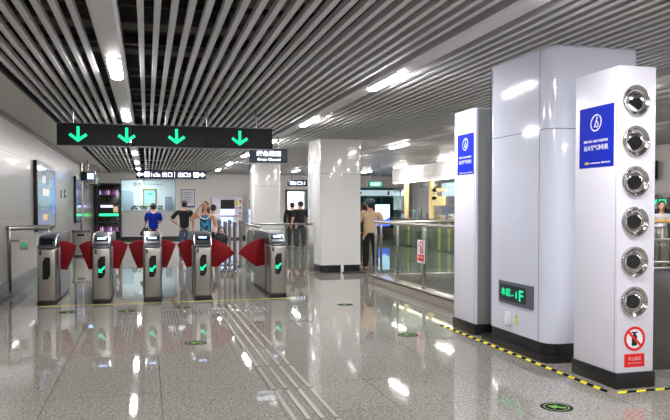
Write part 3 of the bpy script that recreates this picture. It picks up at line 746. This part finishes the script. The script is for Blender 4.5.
for k, (x, w) in enumerate([(-.55, .30), (-.15, .34), (.3, .28), (.62, .2)]):
    t = empty('potted_plant', (x, Y1+.6, 1.28), ['leafy green plant on the office counter, next to the tall cabinet', 'leafy green plant on the office counter under the notice', 'leafy green plant on the office counter beside the blue shirt', 'smallest leafy plant on the office counter'][k], 'plant', 'plants on the office counter')
    MB().lathe([(0, 0), (.06, 0), (.08, .11), (.07, .11), (0, .1)], (0, 0, 0), (0, 0, 1), 14).build('pot', M_SHOPW, t, True)
    bb = MB()
    for q in range(46):
        a = random.random()*2*PI; l = w*.5*(.5+random.random()*.6); z = .1+random.random()*.18
        c = Vector((math.cos(a)*l, math.sin(a)*l*.5, z)); bb.ellipsoid(c, .05, .03, .014, Matrix.Rotation(a, 3, 'Z') @ Matrix.Rotation(random.uniform(-.8, .4), 3, 'Y'), 6)
        if q % 4 == 0: bb.tube([(0, 0, .09), tuple(c*.6+Vector((0, 0, .06))), tuple(c)], .005, 4)
    bb.build('foliage', M_PLANT, t, True)
t = empty('office_desk', (0, Y1+.25, 0), 'counter desk inside the ticket office under the window', 'desk')
box('top', M_STEEL_D, -1.1, 1.25, 0, .75, 1.22, 1.28, t); box('front', M_SHOPW, -1.1, 1.25, .02, .06, 0, 1.22, t)

# wall poster right of the window
t = empty('wall_notice', (1.87, Y1-.05, 1.90), 'white framed notice sheet on the back wall right of the ticket window', 'notice')
MB().rect(S_, (0, 0, 0), .60, .86, .015).build('frame', mat('notice_frame', (.35, .42, .72), .4), t)
MB().rect(S_, (0, -.015, 0), .54, .80, .003).build('sheet', mat('notice_paper', (.95, .95, .96), .5), t)
bb = MB()
for k in range(7): bb.rect(S_, (0, -.018, 0), .40-.06*(k % 3), .02, .001, -.02*(k % 3), .28-.08*k)
bb.rect(S_, (0, -.018, 0), .54, .06, .001, 0, -.37).build('printed_lines', MATS['notice_frame'], t)

# ------------------------------------------------------------------ ticket machine
t = empty('ticket_machine', (3.62, Y1-.66, 0), 'white ticket machine bank with black and blue screens behind the queue posts', 'ticket machine')
box('cabinet', M_WHITE_P, -.70, .72, 0, .6, .08, 1.98, t, .02); box('base', M_BASE, -.68, .70, .02, .6, 0, .08, t)
box('black_screen', M_BLACKG, -.30, .34, -.02, 0, 1.42, 1.84, t); box('blue_screen', mat('tvm_blue', (.6, .75, 1), .3, emit=(.60, .74, 1), es=1.7), -.32, .34, -.015, 0, 1.12, 1.38, t)
box('lower_panel', mat('tvm_low', (.75, .83, 1), .3, emit=(.65, .76, 1), es=.9), -.28, .28, -.015, 0, .60, 1.04, t)
box('counter_ledge', mat('tvm_red', (.75, .25, .2), .4), -.42, .62, -.10, 0, 1.06, 1.10, t, .01)
for (u, v, w, h, m, n) in [(.46, 1.70, .12, .22, M_YEL, 'yellow_notice'), (.61, 1.76, .09, .12, M_REDS, 'red_notice'), (.61, 1.46, .07, .08, M_BLACK, 'coin_slot'), (.46, 1.46, .06, .06, M_REDS, 'red_button'), (.60, 1.2, .1, .08, M_STEEL_D, 'keypad')]:
    MB().rect(S_, (0, 0, 0), w, h, .01, u, v).build(n, m, t)
t = empty('glass_partition', (4.95, Y1-1.4, 0), 'narrow pale glass partition with steel frame beside the ticket machine', 'partition')
MB().box(-.26, -.21, 0, .05, 0, 2.4).box(.21, .26, 0, .05, 0, 2.4).box(-.26, .26, 0, .05, 2.35, 2.4).build('frame', M_STEEL, t)
box('pane', mat('frosted_pane', (.78, .82, .93), .3), -.21, .21, .02, .03, .1, 2.35, t)

# doorway at the back
t = struct(empty('door_1', (0, Y1, 0)))
MB().box(DW[0]-.12, DW[0], -.06, .2, 0, DW[3]+.1).box(DW[1], DW[1]+.12, -.06, .2, 0, DW[3]+.1).box(DW[0], DW[1], -.06, .2, DW[3], DW[3]+.1).build('door_frame', mat('door_frame_grey', (.38, .42, .40), .4), t)

box('added_dimming_panel', mat('grey_dimming_panel', (.45, .48, .48), .5), DW[0], DW[1], .03, .07, .01, 1.35, t)  # added grey panel, covers the too bright side room low in the doorway
# ------------------------------------------------------------------ platform screen doors, teal, at the back right
t = empty('platform_doors', (8.6, Y1-.35, 0), 'teal framed platform doors with white route strip at the far end', 'platform doors')
box('header', M_TEAL, 0, 3.78, 0, .3, 1.98, 2.46, t); box('route_strip', mat('route_strip', (.8, .85, .88), .4, emit=(.75, .85, .9), es=.35), .05, 3.7, -.012, 0, 2.06, 2.34, t)
MB().box(1.5, 1.7, -.014, -.012, 2.14, 2.26).box(3.05, 3.15, -.014, -.012, 2.1, 2.3).build('route_print', M_TEAL, t)
for k in range(5):
    MB().box(.9*k, .9*k+.10, 0, .2, 0, 1.98).build('door_post', M_TEAL, t)
for k in range(4):
    pn = box('door_pane', M_TEALD, .9*k+.10, .9*k+.9, .08, .1, 0, 1.98, t)
t = empty('advert_screen', (11.32, Y1-.55, 0), 'bright blue and white advertising screen before the teal doors', 'screen')
box('case', M_BLACK, -.42, .42, 0, .12, .35, 1.66, t, .01); box('screen', mat('ad_white', (.75, .85, 1), .3, emit=(.70, .84, 1), es=1.8), -.38, .38, -.004, 0, .55, 1.62, t)
MB().prism(S_, (0, -.004, 0), [(-.38, .55), (.38, .55), (.38, 1.0), (.1, .85), (-.38, 1.15)], .002).build('picture', M_SCRBLUE, t)
MB().box(-.3, .3, .02, .10, 0, .35).build('stand', M_BLACK, t)
t = empty('dark_pillar', (11.95, 31.0, 0), 'dark post with a small lit sign at the far end of the shop', 'pillar')
box('shaft', M_BLACK, -.15, .15, 0, .3, 0, 2.9, t, .01); box('lit_sign', M_SIGNLIT, -.36, -.15, 0, .06, 2.05, 2.28, t)

# ------------------------------------------------------------------ shop behind the stairs (front plane X = 9.6)
SX = 9.6; SY0, SY1 = 19.4, 26.8
t = empty('shop_kiosk', (SX, 0, 0), 'glass fronted shop with white fascia and pale yellow posts beyond the stairs', 'shop')
box('fascia', M_SHOPW, 0, .25, SY0, SY1, 2.46, CEIL-.01, t)
box('soffit_light', M_STRIPLAMP, .02, .12, SY0+.1, SY1-.1, 2.44, 2.46, t)
box('counter', mat('counter_front', (.42, .45, .41), .35), .02, .35, SY0, SY1-.1, .05, 1.02, t)
for y in (20.0, 20.6, 21.3, 22.1, 23.6, 25.0):
    MB().box(0, .02, y-.10, y+.08, .05, 1.02).build('counter_strip', mat('counter_yellow', (.80, .76, .38), .4), t); box('counter_top', M_SHOPW, -.04, .42, SY0, SY1, 1.02, 1.07, t, .005)
for y in (25.3, 22.85, 20.1):
    MB().box(-.02, .10, y-.10, y+.10, 1.07, 2.46).build('post', M_CREAML, t)
for a, c in ((25.4, 26.75), (22.95, 25.2), (20.2, 22.75)):
    MB().box(.03, .04, a, c, 1.07, 2.44).build('glass_pane', M_GLASSC, t)
box('back_wall', M_SHOPG, 2.6, 2.7, SY0, SY1+1, 0, CEIL, t); box('end_wall', M_SHOPG, .1, 2.7, SY0-.1, SY0, 0, CEIL, t)
MB().box(1.2, 1.28, 22.9, 24.6, 1.9, 2.4).box(1.2, 1.28, 20.6, 22.4, 1.9, 2.4).build('menu_board', mat('menu_board', (.75, .82, .86), .4, emit=(.7, .82, .9), es=.5), t)
MB().box(-.03, .0, 21.55, 22.6, 2.02, 2.14).box(-.03, .0, 22.3, 22.65, 1.75, 2.14).box(-.03, 0, 21.55, 22.65, 1.55, 1.86).build('hanging_board', M_CREAML, t)
text('便利店', W_, (-.002, 22.9, 2.82), 1.3, .24, mat('faint_letters', (.72, .71, .70), .5), t)
text('CONVENIENCE', W_, (-.002, 22.9, 2.62), 1.9, .11, MATS['faint_letters'], t)
for y in (20.8, 23.2, 25.6):
    box('added_fill_lamp', M_STRIPLAMP, .9, 1.3, y-.5, y+.5, CEIL-.03, CEIL-.005, t)  # added lamps, put in to brighten the dark shop interior
items = [(25.9, .30, .16, 'white carton with a blue band', M_SHOPW, 'box'), (24.9, .16, .30, 'small green topped canister', M_SHOPG, 'canister'), (24.3, .14, .36, 'tall grey canister', M_STEEL_D, 'canister'), (23.9, .14, .34, 'brushed steel canister', M_STEEL, 'canister'), (23.4, .3, .22, 'grey appliance', M_SHOPG, 'appliance'), (22.4, .34, .14, 'low cream box', M_CREAML, 'box'), (21.4, .3, .2, 'pale box at the near end', M_SHOPW, 'box')]
for y, w, h, l, m, c in items:
    t = empty({'box': 'counter_box', 'canister': 'canister', 'appliance': 'appliance'}[c], (SX+.2, y, 1.07), l + ' standing on the shop counter', c, 'goods on the shop counter')
    if c == 'canister':
        MB().lathe([(0, 0), (w/2, 0), (w/2, h*.85), (w/2*.9, h*.88), (0, h*.88)], (0, 0, 0), (0, 0, 1), 18).build('body', m, t, True); MB().lathe([(0, h*.88), (w*.4, h*.88), (w*.4, h), (0, h)], (0, 0, 0), (0, 0, 1), 18).build('lid', M_LED if 'green' in l else M_STEEL, t, True)
    else:
        box('body', m, -.1, .1, -w/2, w/2, 0, h, t, .006); box('label_band', M_SCRBLUE if 'blue' in l else M_GRANITE_D, -.103, .103, -w/2*.8, w/2*.8, h*.4, h*.6, t)

# ------------------------------------------------------------------ right edge: parapet, rails, wall things
t = empty('parapet', (4.35, 5.42, 0), 'low dark grey parapet behind the nozzle cabinet with steel rails on top', 'parapet')
box('wall_panel', M_GRANITE_D, 0, 4.2, 0, .16, 0, .90, t, .004)
for z in (.93, .985): MB().tube([(0, .08, z), (4.2, .08, z)], .014, 10).build('rail', M_STEEL, t, True)
MB().box(0, 4.2, .02, .14, .90, .915).build('capping', M_STEEL_D, t)
bb = MB()
for k in range(6): bb.tube([(.1+.8*k, .08, .9), (.1+.8*k, .08, .985)], .012, 8)
bb.build('rail_support', M_STEEL, t)
glass_rail('glass_railing', (7.95, 9.6), (11.4, 9.6), 1.27, 'glass railing with yellow wooden handrail in front of the woman in white', 4, rail=M_WOODY)
glass_rail('steel_barrier', (6.2, 8.0), (9.3, 8.0), 1.05, 'low steel barrier in front of the yellow handrail', 4, rail=M_STEEL)
t = empty('wall_speaker', (X1-.02, 15.05, 2.42), 'black wall loudspeaker high on the right wall', 'speaker')
MB().prism((Vector((0, 1, 0)), Vector((0, 0, 1)), Vector((1, 0, 0))), (-.24, 0, 0), [(-.2, -.22), (.2, -.22), (.24, .24), (-.2, .24)], .2).build('case', M_BLACK, t); box('bracket', M_STEEL_D, -.04, 0, -.05, .05, -.05, .05, t)
t = empty('display_cabinet', (X1-.55, 14.6, 0), 'black cabinet with green lettering against the right wall behind the woman', 'cabinet')
box('case', M_BLACKG, 0, .53, -1.6, 1.3, 0, 1.80, t, .01); box('screen', M_TEALD, -.01, 0, -1.4, 1.1, .3, 1.45, t)
text('安全出口', W_, (-.001, -.05, 1.62), 1.2, .16, M_LED, t, bold=.04)

# ------------------------------------------------------------------ people
def skin_mesh(verts, edges, radii, sub=2, name='m', root=0):
    me = bpy.data.meshes.new(name); me.from_pydata(verts, edges, [])
    o = bpy.data.objects.new('sk', me); COL.objects.link(o)
    md = o.modifiers.new('s', 'SKIN'); md.use_smooth_shade = True; md.branch_smoothing = .6
    for i, v in enumerate(me.skin_vertices[0].data):
        r = radii[i]; v.radius = r if isinstance(r, tuple) else (r, r); v.use_root = (i == root)
    sb = o.modifiers.new('u', 'SUBSURF'); sb.levels = sub; sb.render_levels = sub
    dg = bpy.context.evaluated_depsgraph_get(); dg.update()
    out = bpy.data.meshes.new_from_object(o.evaluated_get(dg))
    bpy.data.objects.remove(o); bpy.data.meshes.remove(me)
    return out
class SK:
    def __init__(s): s.v = []; s.e = []; s.r = []
    def chain(s, pts, rs, start=None):
        prev = start; ids = []
        for p, r in zip(pts, rs):
            s.v.append(tuple(p)); s.r.append(r); i = len(s.v)-1; ids.append(i)
            if prev is not None: s.e.append((prev, i))
            prev = i
        return ids
    def mesh(s, sub=2, root=0): return skin_mesh(s.v, s.e, s.r, sub, 'm', root)
def remesh(me_list, extra_bm, vox, name):
    bm = bmesh.new()
    for me in me_list: bm.from_mesh(me)
    if extra_bm: 
        tm = bpy.data.meshes.new('x'); extra_bm.to_mesh(tm); bm.from_mesh(tm)
    me = bpy.data.meshes.new(name); bm.to_mesh(me); bm.free()
    o = bpy.data.objects.new('rm', me); COL.objects.link(o)
    md = o.modifiers.new('r', 'REMESH'); md.mode = 'VOXEL'; md.voxel_size = vox; md.use_smooth_shade = True
    sm = o.modifiers.new('q', 'SMOOTH'); sm.factor = .5; sm.iterations = 3
    dg = bpy.context.evaluated_depsgraph_get(); dg.update()
    out = bpy.data.meshes.new_from_object(o.evaluated_get(dg)); bpy.data.objects.remove(o)
    out.name = name
    return out
def person(loc, rz, label, H=1.68, top=None, top_mat=None, bottom_mat=None, sleeve=.5, arms=None, legs=None, hair='short', hair_mat=None, female=False, shorts=False, skirt=False, head_turn=0, shoes=None, group=None, wide=1.0):
    """faces local +Y; arms: {'L': (elbow, wrist), 'R': ...} given as vectors in the local frame"""
    t = empty('person', loc, label, 'person', group, rz)
    k = H/1.70
    sc = lambda p: Vector(p)*k
    sw = .165 if female else .19; ww = .105 if female else .13; hw = .155 if female else .145
    hip = {s: sc((s*.09, 0, .90)) for s in (-1, 1)}
    A = arms or {}
    P = {}
    for s in (-1, 1):
        sh = sc((s*sw, 0, 1.385))
        el, wr = A.get(s, ((s*(sw+.055), -.02, 1.10), (s*(sw+.065), .07, .86)))
        P[s] = (sh, sc(el), sc(wr))
    Lg = legs or {}
    Q = {}
    for s in (-1, 1):
        kn, an = Lg.get(s, ((s*.10, .02, .49), (s*.105, -.02, .08)))
        Q[s] = (hip[s], sc(kn), sc(an))
    # --- body
    b1 = SK()
    spine = b1.chain([sc((0, 0, .93)), sc((0, 0, 1.06)), sc((0, -.005, 1.22)), sc((0, -.005, 1.34)), sc((0, .0, 1.43)), sc((0, .01, 1.50)), sc((0, .015, 1.56))],
                     [(hw*.88, .105), (ww, .085), (ww*1.12, .10), (ww*1.15, .10), (.075, .07), (.052, .055), (.052, .055)])
    for s in (-1, 1):
        sh, el, wr = P[s]
        b1.chain([sh, sh.lerp(el, .5), el, el.lerp(wr, .45), wr], [.052, .044, .037, .034, .024], spine[3])
        hp, kn, an = Q[s]
        b1.chain([hp, hp.lerp(kn, .5), kn, kn.lerp(an, .35), an], [.085, .072, .052, .052, .034], spine[0])
    body = b1.mesh(2)
    meshes = [body]
    for s in (-1, 1):   # feet and hands
        an = Q[s][2]; f = SK(); f.chain([an, (an.x, an.y-.03, .035), (an.x+s*.01, an.y+.07, .03), (an.x+s*.015, an.y+.15, .025)], [.035, .035, (.042, .028), (.034, .02)]); meshes.append(f.mesh(1))
        sh, el, wr = P[s]; d = (wr-el).normalized(); side = d.cross(Vector((0, 1, 0)) if abs(d.y) < .8 else Vector((0, 0, 1))).normalized()
        up = side.cross(d).normalized()
        hnd = SK(); hnd.chain([wr, wr+d*.04, wr+d*.085], [(.024, .018), (.036, .016), (.036, .014)]); meshes.append(hnd.mesh(1))
        for q, ln in enumerate((.062, .075, .07, .055)):
            base = wr+d*.08+up*(-.027+.018*q)
            fg = SK(); fg.chain([base, base+d*ln*.5+side*.004*s, base+d*ln*.95+side*s*.016], [.0095, .009, .007]); meshes.append(fg.mesh(1))
        th = SK(); th.chain([wr+d*.03+up*.022, wr+d*.055+up*.05, wr+d*.085+up*.058], [.012, .011, .009]); meshes.append(th.mesh(1))
    # head
    hb = MB(); hc = sc((0, .02, 1.595)); R = Matrix.Rotation(head_turn, 3, 'Z')
    hp = lambda v: hc + R @ (Vector(v)*k)
    hb.ellipsoid(hp((0, -.008, .012)), .074*k, .092*k, .098*k, R); hb.ellipsoid(hp((0, .02, -.045)), .055*k, .066*k, .062*k, R)
    hb.ellipsoid(hp((0, .087, -.012)), .013*k, .020*k, .024*k, R); hb.ellipsoid(hp((0, .078, -.05)), .024*k, .010*k, .010*k, R)
    for s in (-1, 1): hb.ellipsoid(hp((s*.076, -.008, -.005)), .010*k, .020*k, .032*k, R)
    o = link_mesh('body', remesh(meshes, hb.bm, .010, 'body'), M_SKIN, t); hb.bm.free()
    for s in (-1, 1):
        MB().ellipsoid(hp((s*.030, .083, .008)), .012*k, .006*k, .006*k, R, 10).build('eye', M_BLACK, o, True)
    MB().ellipsoid(hp((0, .087, -.05)), .022*k, .006*k, .005*k, R, 10).build('mouth', mat('lips', (.6, .28, .27), .5), o, True)
    # hair
    hm = hair_mat or M_HAIR
    hb = MB()
    hb.ellipsoid(hp((0, -.022, .030)), .086*k, .092*k, .094*k, R); hb.ellipsoid(hp((0, -.045, -.01)), .076*k, .062*k, .078*k, R)
    if hair == 'long':
        hb.ellipsoid(hp((0, -.06, -.07)), .088*k, .060*k, .13*k, R); hb.ellipsoid(hp((0, -.07, -.16)), .075*k, .045*k, .09*k, R); hb.ellipsoid(hp((.055, -.03, -.10)), .045*k, .055*k, .12*k, R); hb.ellipsoid(hp((-.055, -.03, -.08)), .045*k, .055*k, .10*k, R)
    me = remesh([], hb.bm, .012, 'hair'); hb.bm.free(); link_mesh('hair', me, hm, t)
    if hair == 'cap':
        bb = MB(); bb.lathe([(.098*k, 0), (.102*k, .03), (.100*k, .055), (.08*k, .085), (.04*k, .10), (0, .103)], hp((0, -.018, .045)), (0, 0, 1), 28)
        bb.ellipsoid(hp((0, .10, .05)), .07*k, .06*k, .008*k, R); bb.build('cap', mat('slate_cap', (.28, .32, .37), .7), t, True)
    # --- clothing: torso and sleeves
    c = SK(); e = .012
    sp = c.chain([sc((0, 0, .88)), sc((0, 0, .97)), sc((0, -.003, 1.08)), sc((0, -.005, 1.22)), sc((0, -.005, 1.335)), sc((0, .0, 1.425))],
                 [(hw+.0, .118), (hw-.005, .118), (ww+.022, .105), (ww*1.12+e+.006, .115), (ww*1.15+e, .113), (.085, .08)])
    if sleeve >= 0:
        for s in (-1, 1):
            sh, el, wr = P[s]
            pts = [sh, sh.lerp(el, .55), sh.lerp(el, .92)]; rs = [.070, .066, .064]
            if sleeve > 1: pts = [sh, sh.lerp(el, .5), el, el.lerp(wr, .5), el.lerp(wr, .9)]; rs = [.068, .06, .052, .046, .038]
            c.chain(pts, rs, sp[4])
    link_mesh(top or 'shirt', c.mesh(2), top_mat, t)
    # trousers / skirt
    if skirt:
        MB().lathe([(.135, 1.0*k), (.165, .90*k), (.19, .72*k), (.21, .52*k), (.20, .52*k), (.17, .74*k), (.12, .98*k)], (0, 0, 0), (0, 0, 1), 28).build('skirt', bottom_mat, t, True)
    else:
        c = SK(); r0 = c.chain([sc((0, 0, .98)), sc((0, 0, .90))], [(hw-.012, .108), (hw-.005, .11)])
        for s in (-1, 1):
            hpv, kn, an = Q[s]
            pts = [hpv+Vector((0, 0, -.02)), hpv.lerp(kn, .5), kn] + ([] if shorts else [kn.lerp(an, .5), an+Vector((0, 0, -.015))])
            c.chain(pts, [.098, .088, .070, .064, .062][:len(pts)], r0[1])
        link_mesh('trousers' if not shorts else 'shorts', c.mesh(2), bottom_mat, t)
    for s in (-1, 1):
        an = Q[s][2]; f = SK(); f.chain([(an.x, an.y-.035, .05), (an.x+s*.005, an.y+.02, .045), (an.x+s*.01, an.y+.09, .038), (an.x+s*.015, an.y+.17, .034)], [(.044, .05), (.044, .045), (.050, .036), (.038, .03)]); link_mesh('shoe', f.mesh(2), shoes or M_BLACK, t)
    t.scale = (wide, 1 if wide == 1 else 1.08, 1)
    return t
M_NAVYT = mat('navy_trousers', (.10, .11, .17), .8); M_JEANS = mat('blue_jeans', (.27, .33, .44), .8); M_BLKT = mat('black_cloth', (.06, .06, .07), .85)
M_BLUESH = mat('royal_blue_shirt', (.06, .15, .52), .9, spec=.1); M_BEIGE = mat('beige_shirt', (.78, .68, .54), .8); M_BLKTR = mat('black_trousers', (.05, .05, .06), .8)
def at(px, z):
    tt = (px-335)/700; return (z*(.2594+.9658*tt), z*(.9658-.2594*tt), 0)
p = person(at(153.3, 20.5), .05, 'person in a royal blue shirt standing with back turned at the ticket window', 1.60, 'shirt', M_BLUESH, M_NAVYT, arms={-1: ((-.225, .05, 1.12), (-.12, .26, 1.10)), 1: ((.225, .05, 1.12), (.12, .26, 1.10))})
t = empty('shoulder_bag', tuple(Vector(at(153.3, 20.5))+Vector((-.235, -.09, 0))), 'dark shoulder bag hanging at the left side of the person in blue', 'bag')
MB().prism(S_, (0, 0, .66), [(-.14, .0), (.12, .0), (.14, .08), (.08, .24), (-.04, .24), (-.15, .08)], .05, .05, .02).build('bag_body', mat('dark_bag', (.12, .12, .13), .6), t, True)
MB().tube([(-.02, .0, .88), (.06, .02, 1.2), (.14, .06, 1.44)], .012, 8).build('strap', MATS['dark_bag'], t, True)
person(at(184.3, 20.0), -.25, 'man in black T-shirt and blue jeans with a hand on his hip', 1.68, 'shirt', M_BLKT, M_JEANS, arms={-1: ((-.38, -.06, 1.15), (-.20, .06, 1.00)), 1: ((.26, -.03, 1.10), (.24, .08, .88))}, head_turn=.2)
WP = at(205.5, 15.3)
M_TOPW = mat('patterned_blue_top', (.10, .38, .55), .7)
_b = M_TOPW.node_tree; _n = _b.nodes.new('ShaderNodeTexNoise'); _n.inputs['Scale'].default_value = 14; _t = _b.nodes.new('ShaderNodeTexCoord'); _r = _b.nodes.new('ShaderNodeValToRGB')
_r.color_ramp.elements[0].position = .42; _r.color_ramp.elements[0].color = (.012, .03, .08, 1); _r.color_ramp.elements[1].position = .58; _r.color_ramp.elements[1].color = (.03, .30, .45, 1)
_b.links.new(_t.outputs['Object'], _n.inputs['Vector']); _b.links.new(_n.outputs['Fac'], _r.inputs['Fac']); _b.links.new(_r.outputs['Color'], _b.nodes['Principled BSDF'].inputs['Base Color'])
person(WP, PI-.25, 'brown haired woman in blue patterned top touching her hair behind the gates', 1.62, 'tank_top', M_TOPW, M_BLKTR, sleeve=-1, hair='long', hair_mat=M_BROWN, female=True, shorts=True, shoes=mat('brown_shoe', (.35, .2, .16), .6),
       arms={1: ((.34, .05, 1.27), (.13, .06, 1.56)), -1: ((-.23, .0, 1.12), (-.20, .2, 1.05))}, head_turn=-.3)
t = None
for o in bpy.data.objects:
    if o.get('label', '').startswith('brown haired woman'):
        MB().tube([(-.13, .085, 1.36), (-.09, .105, 1.27), (0, .115, 1.235), (.09, .105, 1.27), (.13, .085, 1.36)], .012, 8).build('neckline_trim', MATS['white_shirt'] if 'white_shirt' in MATS else M_SHOPW, o, True)
        break
t = empty('handbag', tuple(Vector(WP)+Vector((.30, -.12, 0))), 'black handbag hanging from the arm of the brown haired woman', 'bag')
MB().box(-.10, .16, -.07, .07, .62, .92, .04, 3).build('bag_body', mat('black_leather', (.07, .065, .075), .4), t, True)
MB().tube([(-.07, 0, .9), (-.03, 0, 1.02), (.03, .03, 1.07), (.09, 0, 1.02), (.13, 0, .9)], .012, 8).build('handle', MATS['black_leather'], t, True)
person(at(213.5, 19.0), -.6, 'dark haired person in white beyond the brown haired woman', 1.56, 'shirt', mat('white_shirt', (.82, .82, .84), .8), M_NAVYT, female=True)
person(at(292.3, 25.8), -.3, 'man in black seen behind the barrier, shorter of the pair by the doorway', 1.66, 'shirt', M_BLKT, M_BLKTR, sleeve=2, wide=1.15)
person(at(300.3, 25.0), .25, 'man in black T-shirt, bare forearm showing, beside the middle white column', 1.70, 'shirt', M_BLKT, M_NAVYT, wide=1.25, head_turn=.5)
person(at(370.0, 16.7), -.15, 'man in slate cap, beige shirt and black trousers beside the middle column', 1.66, wide=1.16, top='shirt', top_mat=M_BEIGE, bottom_mat=M_BLKTR, hair='cap', head_turn=.2, arms={-1: ((-.25, .02, 1.12), (-.20, .2, 1.02)), 1: ((.27, .05, 1.13), (.22, .28, 1.10))}, legs={-1: ((-.09, .02, .49), (-.10, -.02, .08)), 1: ((.11, .02, .49), (.13, .02, .08))})
person(at(363.5, 18.2), -.1, 'dark haired person in black mostly hidden by the man in the beige shirt', 1.60, 'shirt', M_BLKT, M_BLKTR, sleeve=2)
person(at(661.5, 15.0), 2.7, 'woman in white T-shirt facing the camera behind the yellow handrail', 1.62, 'shirt', MATS['white_shirt'], mat('tan_trousers', (.55, .5, .45), .8), female=True, arms={-1: ((-.24, .06, 1.15), (-.05, .22, 1.28)), 1: ((.22, .05, 1.12), (.12, .25, 1.05))}, hair='long')

# ------------------------------------------------------------------ world, camera, view
w = bpy.data.worlds.new('World'); S.world = w; w.use_nodes = True
w.node_tree.nodes['Background'].inputs['Color'].default_value = (.9, .93, 1, 1); w.node_tree.nodes['Background'].inputs['Strength'].default_value = .25
cam = bpy.data.cameras.new('camera'); co = bpy.data.objects.new('camera', cam); COL.objects.link(co); S.camera = co
cam.sensor_fit = 'HORIZONTAL'; cam.sensor_width = 36; cam.lens = 36*700/670
co.location = (0, 0, 1.5)
pitch = .026
co.rotation_euler = (PI/2-pitch, 0, -math.radians(15.03))
cam.shift_y = (700*math.tan(pitch)-3)/670 * 1.0
cam.clip_end = 200
S.view_settings.view_transform = 'Standard'; S.view_settings.look = 'None'; S.view_settings.gamma = 1; S.view_settings.exposure = 0.75
S.view_settings.use_curve_mapping = False
S.cycles.use_denoising = True
S.cycles.max_bounces = 10; S.cycles.transparent_max_bounces = 32; S.cycles.sample_clamp_indirect = 6
